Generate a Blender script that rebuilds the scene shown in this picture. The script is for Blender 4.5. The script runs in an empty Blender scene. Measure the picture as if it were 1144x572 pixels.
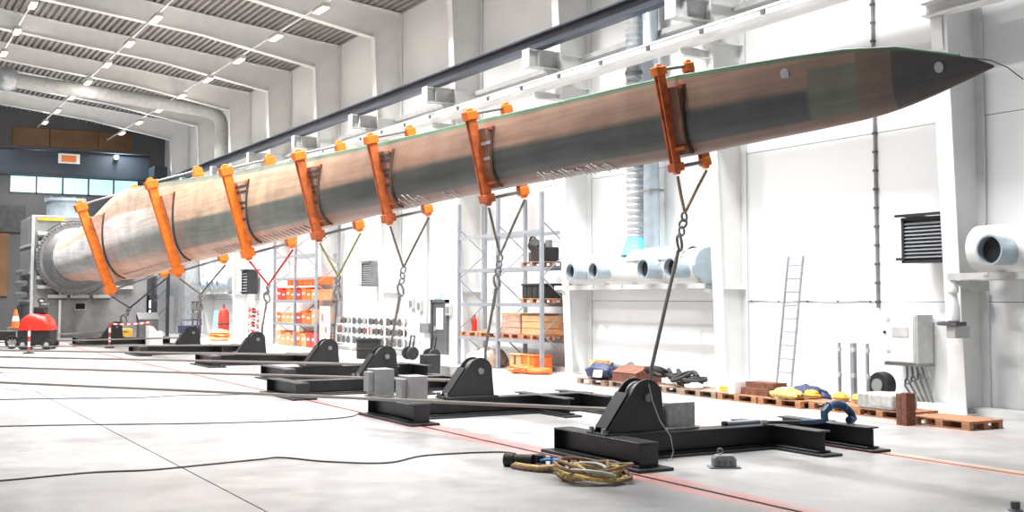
import bpy, math, random
from mathutils import Vector, Matrix, noise
V = Vector
random.seed(7)
scene = bpy.context.scene
C = scene.collection

# ---------------------------------------------------------------- camera
cam_data = bpy.data.cameras.new('camera')
cam = bpy.data.objects.new('camera', cam_data)
C.objects.link(cam)
cam.location = (0, 0, 2.1)
cam.rotation_euler = (math.radians(93.5), 0, math.radians(-29.38))
cam_data.sensor_width = 36
cam_data.lens = 36 * 1298 / 1144
cam_data.shift_y = -(286 - 253.6) / 1144
cam_data.clip_end = 400
scene.camera = cam

# ---------------------------------------------------------------- world, exposure
world = bpy.data.worlds.new('daylight')
scene.world = world
world.use_nodes = True
bg = world.node_tree.nodes['Background']
bg.inputs[0].default_value = (0.90, 0.95, 1.0, 1)
bg.inputs[1].default_value = 0.34
scene.view_settings.view_transform = 'Standard'
scene.view_settings.look = 'None'
scene.view_settings.gamma = 1
scene.view_settings.exposure = 0.22
scene.view_settings.use_curve_mapping = False
ORD = 'first second third fourth fifth sixth seventh eighth ninth tenth eleventh twelfth thirteenth fourteenth fifteenth'.split()
LAMP_DOWN, LAMP_UP = 470, 42

# ---------------------------------------------------------------- helpers
class MB:
    def __init__(s):
        s.v = []; s.f = []
    def add(s, vs, fs):
        o = len(s.v)
        s.v += [tuple(x) for x in vs]
        s.f += [tuple(i + o for i in f) for f in fs]
        return s
    def box(s, c, d, rot=None):
        hx, hy, hz = d[0] / 2, d[1] / 2, d[2] / 2
        vs = [V((x, y, z)) for x in (-hx, hx) for y in (-hy, hy) for z in (-hz, hz)]
        if rot: vs = [rot @ q for q in vs]
        return s.add([q + V(c) for q in vs], [(0, 1, 3, 2), (4, 6, 7, 5), (0, 4, 5, 1), (2, 3, 7, 6), (0, 2, 6, 4), (1, 5, 7, 3)])
    def bx(s, x0, x1, y0, y1, z0, z1):
        return s.box(((x0 + x1) / 2, (y0 + y1) / 2, (z0 + z1) / 2), (x1 - x0, y1 - y0, z1 - z0))
    def bar(s, a, b, w, h, up=(0, 0, 1), off=(0, 0)):
        a, b = V(a), V(b); d = (b - a).normalized()
        r = d.cross(V(up)).normalized(); u = r.cross(d)
        o = r * off[0] + u * off[1]
        vs = [p + o + r * i * w / 2 + u * j * h / 2 for p in (a, b) for i in (-1, 1) for j in (-1, 1)]
        return s.add(vs, [(0, 1, 3, 2), (4, 6, 7, 5), (0, 4, 5, 1), (2, 3, 7, 6), (0, 2, 6, 4), (1, 5, 7, 3)])
    def ibeam(s, a, b, w, h, tf=.02, tw=.015, up=(0, 0, 1)):
        s.bar(a, b, w, tf, up, (0, h / 2 - tf / 2)); s.bar(a, b, w, tf, up, (0, -h / 2 + tf / 2))
        return s.bar(a, b, tw, h - 2 * tf, up)
    def cyl(s, a, b, r0, r1=None, n=16, caps=True):
        r1 = r0 if r1 is None else r1
        a, b = V(a), V(b); d = (b - a).normalized()
        x = d.orthogonal().normalized(); y = d.cross(x)
        vs = []
        for p, r in ((a, r0), (b, r1)):
            for i in range(n):
                t = 2 * math.pi * i / n
                vs.append(p + x * math.cos(t) * r + y * math.sin(t) * r)
        fs = [(i, (i + 1) % n, n + (i + 1) % n, n + i) for i in range(n)]
        if caps: fs += [tuple(range(n))[::-1], tuple(range(n, 2 * n))]
        return s.add(vs, fs)
    def lathe(s, o, axis, prof, n=24, close=False):
        o = V(o); d = V(axis).normalized(); x = d.orthogonal().normalized(); y = d.cross(x)
        vs = []
        for r, h in prof:
            for i in range(n):
                t = 2 * math.pi * i / n
                vs.append(o + d * h + (x * math.cos(t) + y * math.sin(t)) * r)
        m = len(prof)
        fs = [(j * n + i, j * n + (i + 1) % n, (j + 1) % m * n + (i + 1) % n, (j + 1) % m * n + i) for j in range(m if close else m - 1) for i in range(n)]
        if not close: fs += [tuple(range(n))[::-1], tuple(range((m - 1) * n, m * n))]
        return s.add(vs, fs)
    def tube(s, pts, r, n=8, closed=False):
        pts = [V(p) for p in pts]; m = len(pts); vs = []
        x = None
        for i, p in enumerate(pts):
            a = pts[i - 1] if (i or closed) else pts[0]
            b = pts[(i + 1) % m] if (i < m - 1 or closed) else pts[-1]
            d = (b - a).normalized()
            x = d.orthogonal().normalized() if x is None else (x - d * x.dot(d)).normalized()
            y = d.cross(x)
            for k in range(n):
                t = 2 * math.pi * k / n
                vs.append(p + (x * math.cos(t) + y * math.sin(t)) * r)
        fs = [(j * n + i, j * n + (i + 1) % n, (j + 1) % m * n + (i + 1) % n, (j + 1) % m * n + i) for j in range(m if closed else m - 1) for i in range(n)]
        if not closed: fs += [tuple(range(n))[::-1], tuple(range((m - 1) * n, m * n))]
        return s.add(vs, fs)
    def ring(s, c, axis, R, r, n=20, k=8, sx=1.0):
        d = V(axis).normalized(); x = d.orthogonal().normalized(); y = d.cross(x)
        return s.tube([V(c) + x * math.cos(2 * math.pi * i / n) * R + y * math.sin(2 * math.pi * i / n) * R * sx for i in range(n)], r, k, True)
    def prism(s, poly, off):
        n = len(poly); off = V(off)
        vs = [V(p) for p in poly] + [V(p) + off for p in poly]
        return s.add(vs, [tuple(range(n))[::-1], tuple(range(n, 2 * n))] + [(i, (i + 1) % n, n + (i + 1) % n, n + i) for i in range(n)])
    def blob(s, c, r, seed=0, amp=.25, n=14, m=10, flat=True):
        vs = []; c = V(c)
        for j in range(1, m):
            ph = math.pi * j / m
            for i in range(n):
                t = 2 * math.pi * i / n
                d = V((math.sin(ph) * math.cos(t), math.sin(ph) * math.sin(t), math.cos(ph)))
                k = 1 + amp * noise.noise(d * 2.2 + V((seed * 3.1, seed, 0)))
                p = V((d.x * r[0] * k, d.y * r[1] * k, d.z * r[2] * k))
                if flat: p.z = max(p.z, -r[2] * .55)
                vs.append(c + p)
        vs += [c + V((0, 0, r[2])), c + V((0, 0, -r[2] * (.55 if flat else 1)))]
        fs = [(j * n + i, (j + 1) * n + i, (j + 1) * n + (i + 1) % n, j * n + (i + 1) % n) for j in range(m - 2) for i in range(n)]
        T, B = len(vs) - 2, len(vs) - 1
        fs += [(T, i, (i + 1) % n) for i in range(n)] + [(B, (m - 2) * n + (i + 1) % n, (m - 2) * n + i) for i in range(n)]
        return s.add(vs, fs)
    def mesh(s, name, mat, smooth=35):
        me = bpy.data.meshes.new(name)
        me.from_pydata(s.v, [], s.f)
        import bmesh
        b = bmesh.new(); b.from_mesh(me); bmesh.ops.recalc_face_normals(b, faces=b.faces); b.to_mesh(me); b.free()
        me.materials.append(M(mat))
        if smooth:
            me.shade_smooth(); me.set_sharp_from_angle(angle=math.radians(smooth))
        return me
    def build(s, name, mat, parent=None, loc=None, bevel=0, smooth=35):
        return link(name, s.mesh(name, mat, smooth), parent, loc, bevel)

def link(name, me, parent=None, loc=None, bevel=0):
    o = bpy.data.objects.new(name, me); C.objects.link(o)
    if parent: o.parent = parent
    if loc is not None: o.location = loc
    if bevel:
        m = o.modifiers.new('bevel', 'BEVEL'); m.width = bevel; m.segments = 2; m.limit_method = 'ANGLE'
    return o

def tag(o, label=None, cat=None, group=None, kind=None):
    if label: o['label'] = label
    if cat: o['category'] = cat
    if group: o['group'] = group
    if kind: o['kind'] = kind
    return o

def thing(name, label, cat, loc=(0, 0, 0), rz=0, group=None):
    o = bpy.data.objects.new(name, None); C.objects.link(o)
    o.empty_display_size = .2
    o.location = loc; o.rotation_euler = (0, 0, rz)
    return tag(o, label, cat, group)

def copy_tree(o, parent=None):
    c = o.copy(); C.objects.link(c); c.parent = parent
    for ch in list(o.children): copy_tree(ch, c)
    return c

def dup(o, label, loc, rz=None, group=None):
    c = copy_tree(o); c.location = loc
    if rz is not None: c.rotation_euler = (0, 0, rz)
    return tag(c, label, None, group)

# ---------------------------------------------------------------- materials
MATS = {}
SPEC = {}
def defmat(name, col, rough=.5, metal=0., var=.12, scale=6., bump=0., emit=None, alpha=None):
    SPEC[name] = (col, rough, metal, var, scale, bump, emit, alpha)
def M(name):
    if name in MATS: return MATS[name]
    col, rough, metal, var, scale, bump, emit, alpha = SPEC[name]
    m = bpy.data.materials.new(name); m.use_nodes = True; MATS[name] = m
    nt = m.node_tree; N = nt.nodes; L = nt.links; b = N['Principled BSDF']
    b.inputs['Roughness'].default_value = rough; b.inputs['Metallic'].default_value = metal
    tc = N.new('ShaderNodeTexCoord'); nz = N.new('ShaderNodeTexNoise')
    nz.inputs['Scale'].default_value = scale; nz.inputs['Detail'].default_value = 5
    L.new(tc.outputs['Object'], nz.inputs['Vector'])
    r = N.new('ShaderNodeValToRGB')
    r.color_ramp.elements[0].position = .3; r.color_ramp.elements[1].position = .72
    r.color_ramp.elements[0].color = tuple(c * (1 - var) for c in col) + (1,)
    r.color_ramp.elements[1].color = tuple(min(1, c * (1 + var)) for c in col) + (1,)
    L.new(nz.outputs['Fac'], r.inputs['Fac']); L.new(r.outputs['Color'], b.inputs['Base Color'])
    if bump:
        bp = N.new('ShaderNodeBump'); bp.inputs['Strength'].default_value = bump; bp.inputs['Distance'].default_value = .02
        L.new(nz.outputs['Fac'], bp.inputs['Height']); L.new(bp.outputs['Normal'], b.inputs['Normal'])
    if emit:
        b.inputs['Emission Color'].default_value = tuple(emit[:3]) + (1,); b.inputs['Emission Strength'].default_value = emit[3]
    if alpha is not None:
        b.inputs['Alpha'].default_value = alpha
    return m

defmat('white_panel', (.80, .82, .83), .42, var=.03, scale=.5)
defmat('dark_joint', (.12, .12, .12), .8)
defmat('white_paint', (.70, .71, .705), .45, var=.05, scale=2)
defmat('roof_deck', (.30, .29, .285), .45, .2, var=.08, scale=.6)
defmat('grey_wall', (.13, .13, .133), .7, var=.1, scale=.5)
defmat('brown_panel', (.22, .115, .055), .6, var=.2, scale=1.)
defmat('runway_steel', (.035, .045, .065), .4, .1, var=.15, scale=1.5)
defmat('bridge_blue', (.018, .028, .042), .45, 0, var=.12, scale=1.)
defmat('bolt_steel', (.35, .35, .36), .35, .8, var=.15, scale=10)
defmat('black_steel', (.022, .022, .025), .42, 0, var=.3, scale=3, bump=.05)
defmat('black_rubber', (.018, .018, .018), .7, var=.2, scale=8)
defmat('hole_shade', (.015, .015, .016), .9)  # black that stands in for the shade inside openings
defmat('grey_steel', (.22, .225, .23), .45, .3, var=.2, scale=4, bump=.08)
defmat('mid_grey', (.29, .295, .30), .55, 0, var=.12, scale=5)
defmat('light_grey', (.45, .46, .46), .55, 0, var=.12, scale=5)
defmat('galvanised', (.50, .53, .56), .35, .6, var=.18, scale=5)
defmat('duct_blue_grey', (.42, .50, .56), .35, .5, var=.12, scale=4)
defmat('rack_grey', (.30, .33, .37), .4, .3, var=.1, scale=4)
defmat('orange_paint', (.85, .20, .02), .42, 0, var=.22, scale=5)
defmat('rust_orange', (.55, .13, .035), .55, 0, var=.35, scale=7)
defmat('plywood', (.24, .125, .085), .7, 0, var=.3, scale=6)
defmat('pale_plywood', (.46, .28, .21), .6, 0, var=.2, scale=5)
defmat('strap_black', (.05, .045, .045), .6)
defmat('wood_pallet', (.40, .19, .10), .75, 0, var=.35, scale=6, bump=.1)
defmat('wood_grey', (.30, .21, .16), .8, 0, var=.35, scale=6, bump=.1)
defmat('wood_brown', (.17, .065, .04), .7, 0, var=.35, scale=9, bump=.15)
defmat('carton', (.60, .30, .14), .75, 0, var=.15, scale=5)
defmat('blue_tarp', (.018, .03, .09), .5, 0, var=.3, scale=6, bump=.3)
defmat('navy', (.03, .035, .09), .5, 0, var=.2, scale=5)
defmat('cyan_wrap', (.15, .75, .82), .4, 0, var=.2, scale=5)
defmat('clear_wrap', (.78, .80, .80), .22, 0, var=.15, scale=9, bump=.5)
defmat('dull_wrap', (.46, .46, .45), .35, 0, var=.2, scale=10, bump=.5)
defmat('concrete_block', (.36, .36, .35), .8, 0, var=.2, scale=14, bump=.2)
defmat('test_stand_steel', (.25, .26, .265), .5, .2, var=.22, scale=1.4, bump=.05)
defmat('stand_dark', (.10, .105, .11), .5, .3, var=.2, scale=4)
defmat('yellow_paint', (.62, .38, .04), .5, var=.15)
defmat('red_paint', (.75, .035, .02), .35, var=.15, scale=4)
defmat('peach_plastic', (.85, .36, .16), .45, var=.15, scale=5)
defmat('orange_plastic', (.80, .17, .03), .45, var=.15, scale=5)
defmat('red_plastic', (.62, .05, .03), .45, var=.15, scale=5)
defmat('steel_rope', (.22, .20, .18), .5, .4, var=.3, scale=60)
defmat('sling_tan', (.40, .29, .16), .75, 0, var=.3, scale=20)
defmat('sling_green', (.30, .33, .12), .75, 0, var=.3, scale=20)
defmat('sling_red', (.60, .03, .04), .7, 0, var=.2, scale=20)
defmat('sling_grey', (.17, .15, .13), .7, 0, var=.3, scale=20)
defmat('rope_yellow', (.52, .36, .12), .8, 0, var=.45, scale=22)
defmat('rope_brown', (.23, .14, .075), .8, 0, var=.4, scale=22)
defmat('blue_sling', (.015, .05, .12), .55, 0, var=.3, scale=12)
defmat('bright_blue', (.05, .25, .65), .5)
defmat('aluminium', (.62, .63, .64), .35, .7, var=.08)
defmat('lamp_glow', (1, .85, .7), .5, 0, emit=(1, .52, .30, 2.0))
defmat('sign_white', (.85, .85, .83), .5, var=.02)
defmat('sign_orange', (.85, .24, .06), .5, var=.1)
defmat('screen_glow', (.9, .95, 1), .4, 0, emit=(.95, 1, 1, 1.5))
defmat('window_glass', (.45, .85, .88), .05, 0, var=.3, scale=1.5, emit=(.55, .95, 1, .9))  # glow added in the panes for the daylight outside
defmat('poster_white', (.85, .85, .85), .6, var=.05)
defmat('poster_pink', (.80, .12, .2), .6)
defmat('poster_green', (.4, .75, .15), .6)
defmat('green_tape', (.16, .30, .20), .5)
defmat('dark_brown', (.10, .055, .035), .7, var=.3)
defmat('wire_white', (.8, .8, .78), .5)
defmat('light_blue', (.35, .68, .85), .5, var=.1)

def floor_material():
    m = bpy.data.materials.new('concrete_floor'); m.use_nodes = True; MATS['concrete_floor'] = m
    nt = m.node_tree; N = nt.nodes; L = nt.links; b = N['Principled BSDF']
    g = N.new('ShaderNodeNewGeometry'); sep = N.new('ShaderNodeSeparateXYZ'); L.new(g.outputs['Position'], sep.inputs[0])
    n1 = N.new('ShaderNodeTexNoise'); n1.inputs['Scale'].default_value = .35; n1.inputs['Detail'].default_value = 8; n1.inputs['Roughness'].default_value = .65
    n2 = N.new('ShaderNodeTexNoise'); n2.inputs['Scale'].default_value = 2.6; n2.inputs['Detail'].default_value = 8
    for n in (n1, n2): L.new(g.outputs['Position'], n.inputs['Vector'])
    r1 = N.new('ShaderNodeValToRGB'); e = r1.color_ramp.elements
    e[0].position = .33; e[0].color = (.25, .25, .255, 1); e[1].position = .62; e[1].color = (.46, .46, .463, 1)
    L.new(n1.outputs['Fac'], r1.inputs['Fac'])
    r2 = N.new('ShaderNodeValToRGB'); e = r2.color_ramp.elements
    e[0].position = .3; e[0].color = (.86, .86, .86, 1); e[1].position = .7; e[1].color = (1, 1, 1, 1)
    L.new(n2.outputs['Fac'], r2.inputs['Fac'])
    mul = N.new('ShaderNodeMix'); mul.data_type = 'RGBA'; mul.blend_type = 'MULTIPLY'; mul.inputs[0].default_value = 1
    L.new(r1.outputs['Color'], mul.inputs[6]); L.new(r2.outputs['Color'], mul.inputs[7])
    cur = mul.outputs[2]
    def band(x0, w, col, amt, cur):
        d = N.new('ShaderNodeMath'); d.operation = 'SUBTRACT'; L.new(sep.outputs['X'], d.inputs[0]); d.inputs[1].default_value = x0
        a = N.new('ShaderNodeMath'); a.operation = 'ABSOLUTE'; L.new(d.outputs[0], a.inputs[0])
        mr = N.new('ShaderNodeMapRange'); mr.interpolation_type = 'SMOOTHSTEP'
        mr.inputs[1].default_value = w; mr.inputs[2].default_value = w * .55; mr.inputs[3].default_value = 0; mr.inputs[4].default_value = amt
        L.new(a.outputs[0], mr.inputs[0])
        wz = N.new('ShaderNodeMapRange'); wz.inputs[1].default_value = .35; wz.inputs[2].default_value = .6; wz.inputs[3].default_value = .45; wz.inputs[4].default_value = 1
        L.new(n2.outputs['Fac'], wz.inputs[0])
        k = N.new('ShaderNodeMath'); k.operation = 'MULTIPLY'; L.new(mr.outputs[0], k.inputs[0]); L.new(wz.outputs[0], k.inputs[1])
        mx = N.new('ShaderNodeMix'); mx.data_type = 'RGBA'; L.new(k.outputs[0], mx.inputs[0]); L.new(cur, mx.inputs[6]); mx.inputs[7].default_value = col + (1,)
        return mx.outputs[2]
    cur = band(8.15, .34, (.62, .27, .25), .8, cur)
    cur = band(12.15, .18, (.66, .30, .22), .75, cur)
    cur = band(12.33, .05, (.85, .68, .38), .8, cur)
    cur = band(15.10, .09, (.65, .25, .2), .55, cur)
    L.new(cur, b.inputs['Base Color'])
    rr = N.new('ShaderNodeMapRange'); rr.inputs[3].default_value = .22; rr.inputs[4].default_value = .5
    L.new(n2.outputs['Fac'], rr.inputs[0]); L.new(rr.outputs[0], b.inputs['Roughness'])
floor_material()

def blade_material():
    m = bpy.data.materials.new('blade_laminate'); m.use_nodes = True; MATS['blade_laminate'] = m
    nt = m.node_tree; N = nt.nodes; L = nt.links; b = N['Principled BSDF']
    uv = N.new('ShaderNodeUVMap'); uv.uv_map = 'UVMap'; sep = N.new('ShaderNodeSeparateXYZ'); L.new(uv.outputs[0], sep.inputs[0])
    tc = N.new('ShaderNodeTexCoord')
    nz = N.new('ShaderNodeTexNoise'); nz.inputs['Scale'].default_value = 1.3; nz.inputs['Detail'].default_value = 7; L.new(tc.outputs['Object'], nz.inputs['Vector'])
    mp = N.new('ShaderNodeMapping'); mp.inputs['Scale'].default_value = (1, .15, 4); L.new(tc.outputs['Object'], mp.inputs['Vector'])
    st = N.new('ShaderNodeTexNoise'); st.inputs['Scale'].default_value = 3; st.inputs['Detail'].default_value = 5; L.new(mp.outputs[0], st.inputs['Vector'])
    def ramp(stops):
        r = N.new('ShaderNodeValToRGB'); cr = r.color_ramp
        while len(cr.elements) < len(stops): cr.elements.new(.5)
        for e, (p, c) in zip(cr.elements, stops): e.position = p; e.color = c + (1,)
        L.new(sep.outputs['Y'], r.inputs['Fac']); return r.outputs['Color']
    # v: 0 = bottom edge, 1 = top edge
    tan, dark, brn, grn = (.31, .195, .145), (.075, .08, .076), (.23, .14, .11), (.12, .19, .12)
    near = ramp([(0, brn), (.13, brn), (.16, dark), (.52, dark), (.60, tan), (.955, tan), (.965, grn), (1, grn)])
    pt, pd, pb, pg = (.74, .53, .38), (.20, .22, .20), (.54, .33, .24), (.32, .34, .30)  # same bands lightened: stronger light towards the root is put into the colour
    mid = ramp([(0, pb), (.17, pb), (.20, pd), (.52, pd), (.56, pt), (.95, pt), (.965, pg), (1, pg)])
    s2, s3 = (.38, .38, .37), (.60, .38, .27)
    root = ramp([(0, s3), (.25, s3), (.28, s2), (.44, s2), (.52, (.93, .92, .90)), (.74, (.93, .92, .89)), (.78, (.70, .54, .41)), (1, (.62, .54, .45))])  # pale gelcoat root; its white band also carries a bright highlight as colour
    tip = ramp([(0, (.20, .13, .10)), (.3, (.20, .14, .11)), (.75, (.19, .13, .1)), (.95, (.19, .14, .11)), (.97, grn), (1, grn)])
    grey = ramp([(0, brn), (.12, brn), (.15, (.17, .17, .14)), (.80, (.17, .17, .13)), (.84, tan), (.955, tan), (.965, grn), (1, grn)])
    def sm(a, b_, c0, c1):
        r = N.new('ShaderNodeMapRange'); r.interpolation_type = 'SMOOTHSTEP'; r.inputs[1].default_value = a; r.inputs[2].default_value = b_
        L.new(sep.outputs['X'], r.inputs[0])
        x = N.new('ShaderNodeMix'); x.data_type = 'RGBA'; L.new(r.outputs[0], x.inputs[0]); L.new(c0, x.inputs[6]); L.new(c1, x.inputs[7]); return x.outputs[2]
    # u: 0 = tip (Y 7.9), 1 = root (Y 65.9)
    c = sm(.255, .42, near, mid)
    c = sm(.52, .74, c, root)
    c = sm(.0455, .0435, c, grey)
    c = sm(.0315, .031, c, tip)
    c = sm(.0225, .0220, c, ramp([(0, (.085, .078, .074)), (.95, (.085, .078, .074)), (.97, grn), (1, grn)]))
    v = N.new('ShaderNodeMix'); v.data_type = 'RGBA'; v.blend_type = 'MULTIPLY'; v.inputs[0].default_value = .8
    mm = N.new('ShaderNodeMath'); mm.operation = 'ADD'; L.new(nz.outputs['Fac'], mm.inputs[0]); L.new(st.outputs['Fac'], mm.inputs[1])
    rr = N.new('ShaderNodeMapRange'); rr.inputs[1].default_value = .7; rr.inputs[2].default_value = 1.25; rr.inputs[3].default_value = .55; rr.inputs[4].default_value = 1.1
    L.new(mm.outputs[0], rr.inputs[0])
    L.new(c, v.inputs[6]); L.new(rr.outputs[0], v.inputs[7]); L.new(v.outputs[2], b.inputs['Base Color'])
    b.inputs['Roughness'].default_value = .38
blade_material()

# ================================================================ THE SETTING
# floor: dark sub-base with long cast strips; joints and rail slots are gaps between the strips
floor = tag(MB().bx(-18, 18.4, -6, 82, -.30, -.12).build('floor', 'dark_joint'), 'pale grey concrete hall floor with red painted rail lines', 'floor', kind='structure')
for x0, x1 in ((-18, -4.45), (-4.43, 3.57), (3.59, 8.115), (8.185, 12.125), (12.175, 18.4)):
    MB().bx(x0, x1, -6, 82, -.13, 0).build('slab', 'concrete_floor', floor)
for x in (8.15, 12.15):
    MB().bx(x - .035, x + .035, -6, 82, -.12, -.05).build('rail_slot', 'black_steel', floor)

COLY = [14.4 + 6.57 * k for k in range(10)]
wall = tag(MB().bx(18.03, 18.3, -6, 80.5, 0, 13.2).build('wall_right', 'dark_joint'), 'white panelled long side wall of the hall', 'wall', kind='structure')
ys = [-6, .5, 7.83] + COLY + [80.3]
for a, b_ in zip(ys[:-1], ys[1:]):
    for z0, z1 in ((0, 2.02), (2.032, 5.45), (5.462, 8.88), (8.892, 13.1)):
        MB().bx(18.0, 18.08, a + .006, b_ - .006, z0, z1).build('panel', 'white_panel', wall, bevel=.004)

back = tag(MB().bx(-18, 18, 80.2, 80.5, 0, 8.8).bx(-18, 8.3, 80.2, 80.5, 8.8, 11.3).bx(16.3, 18, 80.2, 80.5, 8.8, 11.3).bx(-18, 18, 80.2, 80.5, 11.3, 15).build('wall_back', 'grey_wall'), 'dark grey gable wall behind the test stand', 'wall', kind='structure')
for x0, x1 in ((8.4, 10.6), (10.65, 13.6), (13.65, 15.8)):
    MB().bx(x0, x1, 80.08, 80.2, 11.9, 13.1).build('timber_panel', 'brown_panel', back, bevel=.02)
MB().bx(7.0, 8.35, 80.08, 80.2, 2.2, 6.2).build('timber_panel', 'brown_panel', back, bevel=.02)
MB().bx(7.7, 9.3, 80.1, 80.2, 6.3, 8.0).build('dark_gap_panel', 'stand_dark', back, bevel=.02)  # plain dark board standing in for a dark gap in the wall
win = tag(MB().bx(8.3, 16.3, 80.25, 80.27, 8.8, 11.3).build('window_1', 'window_glass'), 'long cyan-tinted window strip high in the gable wall', 'window', kind='structure')
w = MB()
for x in (8.3, 9.9, 11.5, 13.1, 14.7, 16.3): w.bx(x - .05, x + .05, 80.18, 80.4, 8.8, 11.3)
w.bx(8.3, 16.3, 80.18, 80.4, 8.8, 8.9).bx(8.3, 16.3, 80.18, 80.4, 11.2, 11.3)
w.build('window_frame', 'stand_dark', win)

# ceiling: trapezoidal steel deck, ribs running along the hall
SL = .115
def zroof(x): return 13.05 + SL * (18 - abs(x))
def deck(x_from, x_to):
    m = MB(); p = .27; prof = []
    n = int(abs(x_to - x_from) / p); sgn = 1 if x_to > x_from else -1
    for i in range(n):
        x = x_from + sgn * p * i
        for dx, dz in ((0, 0), (.11, 0), (.15, .13), (.23, .13)): prof.append((x + sgn * dx, dz))
    vs = []; fs = []
    for x, dz in prof:
        for y in (-6, 80.4): vs.append((x, y, zroof(x) + dz))
    k = len(prof)
    fs = [(2 * i, 2 * i + 1, 2 * i + 3, 2 * i + 2) for i in range(k - 1)]
    m.add(vs, fs)
    m.bx(min(x_from, x_to), max(x_from, x_to), -6, 80.4, 15.35, 15.4)
    return m
ceil = tag(deck(18.3, 0).build('ceiling', 'roof_deck', smooth=0), 'ribbed grey steel roof deck over the hall', 'ceiling', kind='structure')
deck(-18, 0).build('deck', 'roof_deck', ceil, smooth=0)

# portal frames: tapered column, haunched rafter, corbel
def portal():
    r = thing('portal_frame', '', '')
    c = MB()
    W = .36; Z1 = 12.15
    xi = lambda z: 17.35 - (17.35 - 16.85) * z / Z1
    c.prism([(xi(0), -.01, 0), (17.97, -.01, 0), (17.97, -.01, 13.0), (xi(Z1) + .0, -.01, 13.1), (xi(Z1), -.01, Z1)], (0, .02, 0))
    c.bx(17.94, 17.98, -W / 2, W / 2, 0, 13)
    c.bx(17.1, 17.98, -.25, .25, 0, .03)
    for z in (2.3, 8.0, 8.9): c.bx(xi(z), 17.95, -W / 2 + .02, W / 2 - .02, z, z + .02)
    c.build('column', 'white_paint', r)
    f = MB(); t = .035
    f.prism([(xi(0) - t, -W / 2, 0), (xi(0), -W / 2, 0), (xi(Z1), -W / 2, Z1), (xi(Z1) - t, -W / 2, Z1)], (0, W, 0))
    f.build('column_flange', 'white_paint', r, bevel=.006)
    g = MB()
    def zb(x): return zroof(x) - .02 - .85 - .35 * max(0, (x - 12.0) / 5)
    xs = [0, 6, 12, 14.5, 16.85]
    g.prism([(x, -.01, zb(x)) for x in xs] + [(16.85, -.01, zroof(16.85) - .02), (0, -.01, zroof(0) - .02)], (0, .02, 0))
    for a, b_ in zip(xs[:-1], xs[1:]):
        g.bar((a, 0, zb(a)), (b_, 0, zb(b_)), W, .035)
    g.bar((0, 0, zroof(0) - .04), (17.9, 0, zroof(17.9) - .04), W, .03)
    g.prism([(-x, -.01, zb(x)) for x in xs] + [(-18, -.01, zroof(18) - .02), (0, -.01, zroof(0) - .02)], (0, .02, 0))
    for a, b_ in zip(xs[:-1], xs[1:]):
        g.bar((-a, 0, zb(a)), (-b_, 0, zb(b_)), W, .035)
    g.build('rafter', 'white_paint', r)
    k = MB(); x9 = xi(8.8)
    k.ibeam((15.95, 0, 8.72), (x9, 0, 8.72), .34, .50, .03, .02)
    k.bx(15.93, 15.95, -.2, .2, 8.46, 8.98)
    k.bx(16.25, 16.28, -.17, .17, 8.48, 8.96)
    k.prism([(16.5, -.01, 8.48), (x9, -.01, 8.48), (x9 + .02, -.01, 8.0)], (0, .02, 0))
    k.build('corbel', 'light_grey', r)
    k2 = MB().ibeam((16.2, 0, 7.72), (xi(7.8), 0, 7.72), .2, .2)
    k2.build('beam_bracket', 'white_paint', r)
    return r
p0 = portal()
for i, y in enumerate(COLY):
    o = p0 if i == 0 else copy_tree(p0)
    o.location = (0, y, 0)
    n = ['nearest the louvred heater', 'at the near end of the big four-outlet duct', 'between the tall pallet rack and the four-outlet duct', 'beside the black door', 'fifth counting from the louvred heater', 'sixth counting from the louvred heater', 'beside the orange crate rack', 'at the white duct before the test stand', 'ninth counting from the louvred heater', 'last before the gable wall'][i]
    tag(o, 'white tapered steel portal frame ' + n, 'portal frame', 'portal frames along the white wall', 'structure')

# crane runway, lower white beam, wall ledge
rw = MB().ibeam((16.3, 13.0, 9.19), (16.3, 79, 9.19), .28, .40, .03, .02).bar((16.3, 13.0, 9.42), (16.3, 79, 9.42), .07, .07)
tag(rw.build('trim_1', 'runway_steel'), 'dark blue crane runway beam resting on the column corbels', 'crane runway', kind='structure')
wb = MB().ibeam((16.35, 10.0, 7.98), (16.35, 79, 7.98), .30, .32, .045, .03).bx(16.12, 16.16, 10, 79, 7.93, 8.03)
t2 = tag(wb.build('trim_2', 'white_paint'), 'white steel beam running under the dark crane runway', 'steel beam', kind='structure')
c = MB()
for i in range(34): c.bx(16.08, 16.2, 12 + 2 * i, 12.12 + 2 * i, 7.94, 8.04)
c.build('splice_clip', 'stand_dark', t2)
tag(MB().bx(17.72, 18.0, 8, 80, 8.82, 8.96).build('trim_3', 'light_grey'), 'grey ledge along the white wall behind the runway', 'ledge', kind='structure')
t4 = MB().ibeam((17.0, 6, 7.36), (17.0, 14.65, 7.36), .30, .26, .03, .02)
t4.prism([(16.98, 14.3, 7.2), (17.02, 14.3, 7.2), (17.02, 14.3, 6.6), (16.98, 14.3, 7.0)], (0, .2, 0))
tag(t4.build('trim_4', 'white_paint'), 'white beam stub starting at the column beside the louvred heater', 'steel beam', kind='structure')
tag(MB().bx(17.55, 17.98, -4, 78, 0, .12).build('baseboard_right', 'white_paint'), 'white kerb at the foot of the panelled wall', 'kerb', kind='structure')

# door
door = tag(MB().bx(17.93, 17.99, 36.55, 37.6, 0, 1.95).build('door_1', 'stand_dark', bevel=.01), 'dark door in the white wall beside the small-parts rack', 'door', kind='structure')
MB().bx(17.90, 17.94, 36.75, 37.25, 1.0, 1.75).build('door_pane', 'sign_white', door)
MB().bx(17.88, 17.93, 37.3, 37.42, .95, 1.1).build('door_handle', 'aluminium', door)
f = MB().bx(17.88, 18, 37.6, 37.72, 0, 2.05).bx(17.88, 18, 36.43, 36.55, 0, 2.05).bx(17.88, 18, 36.43, 37.72, 1.95, 2.05)
f.build('door_frame', 'stand_dark', door)

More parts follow.
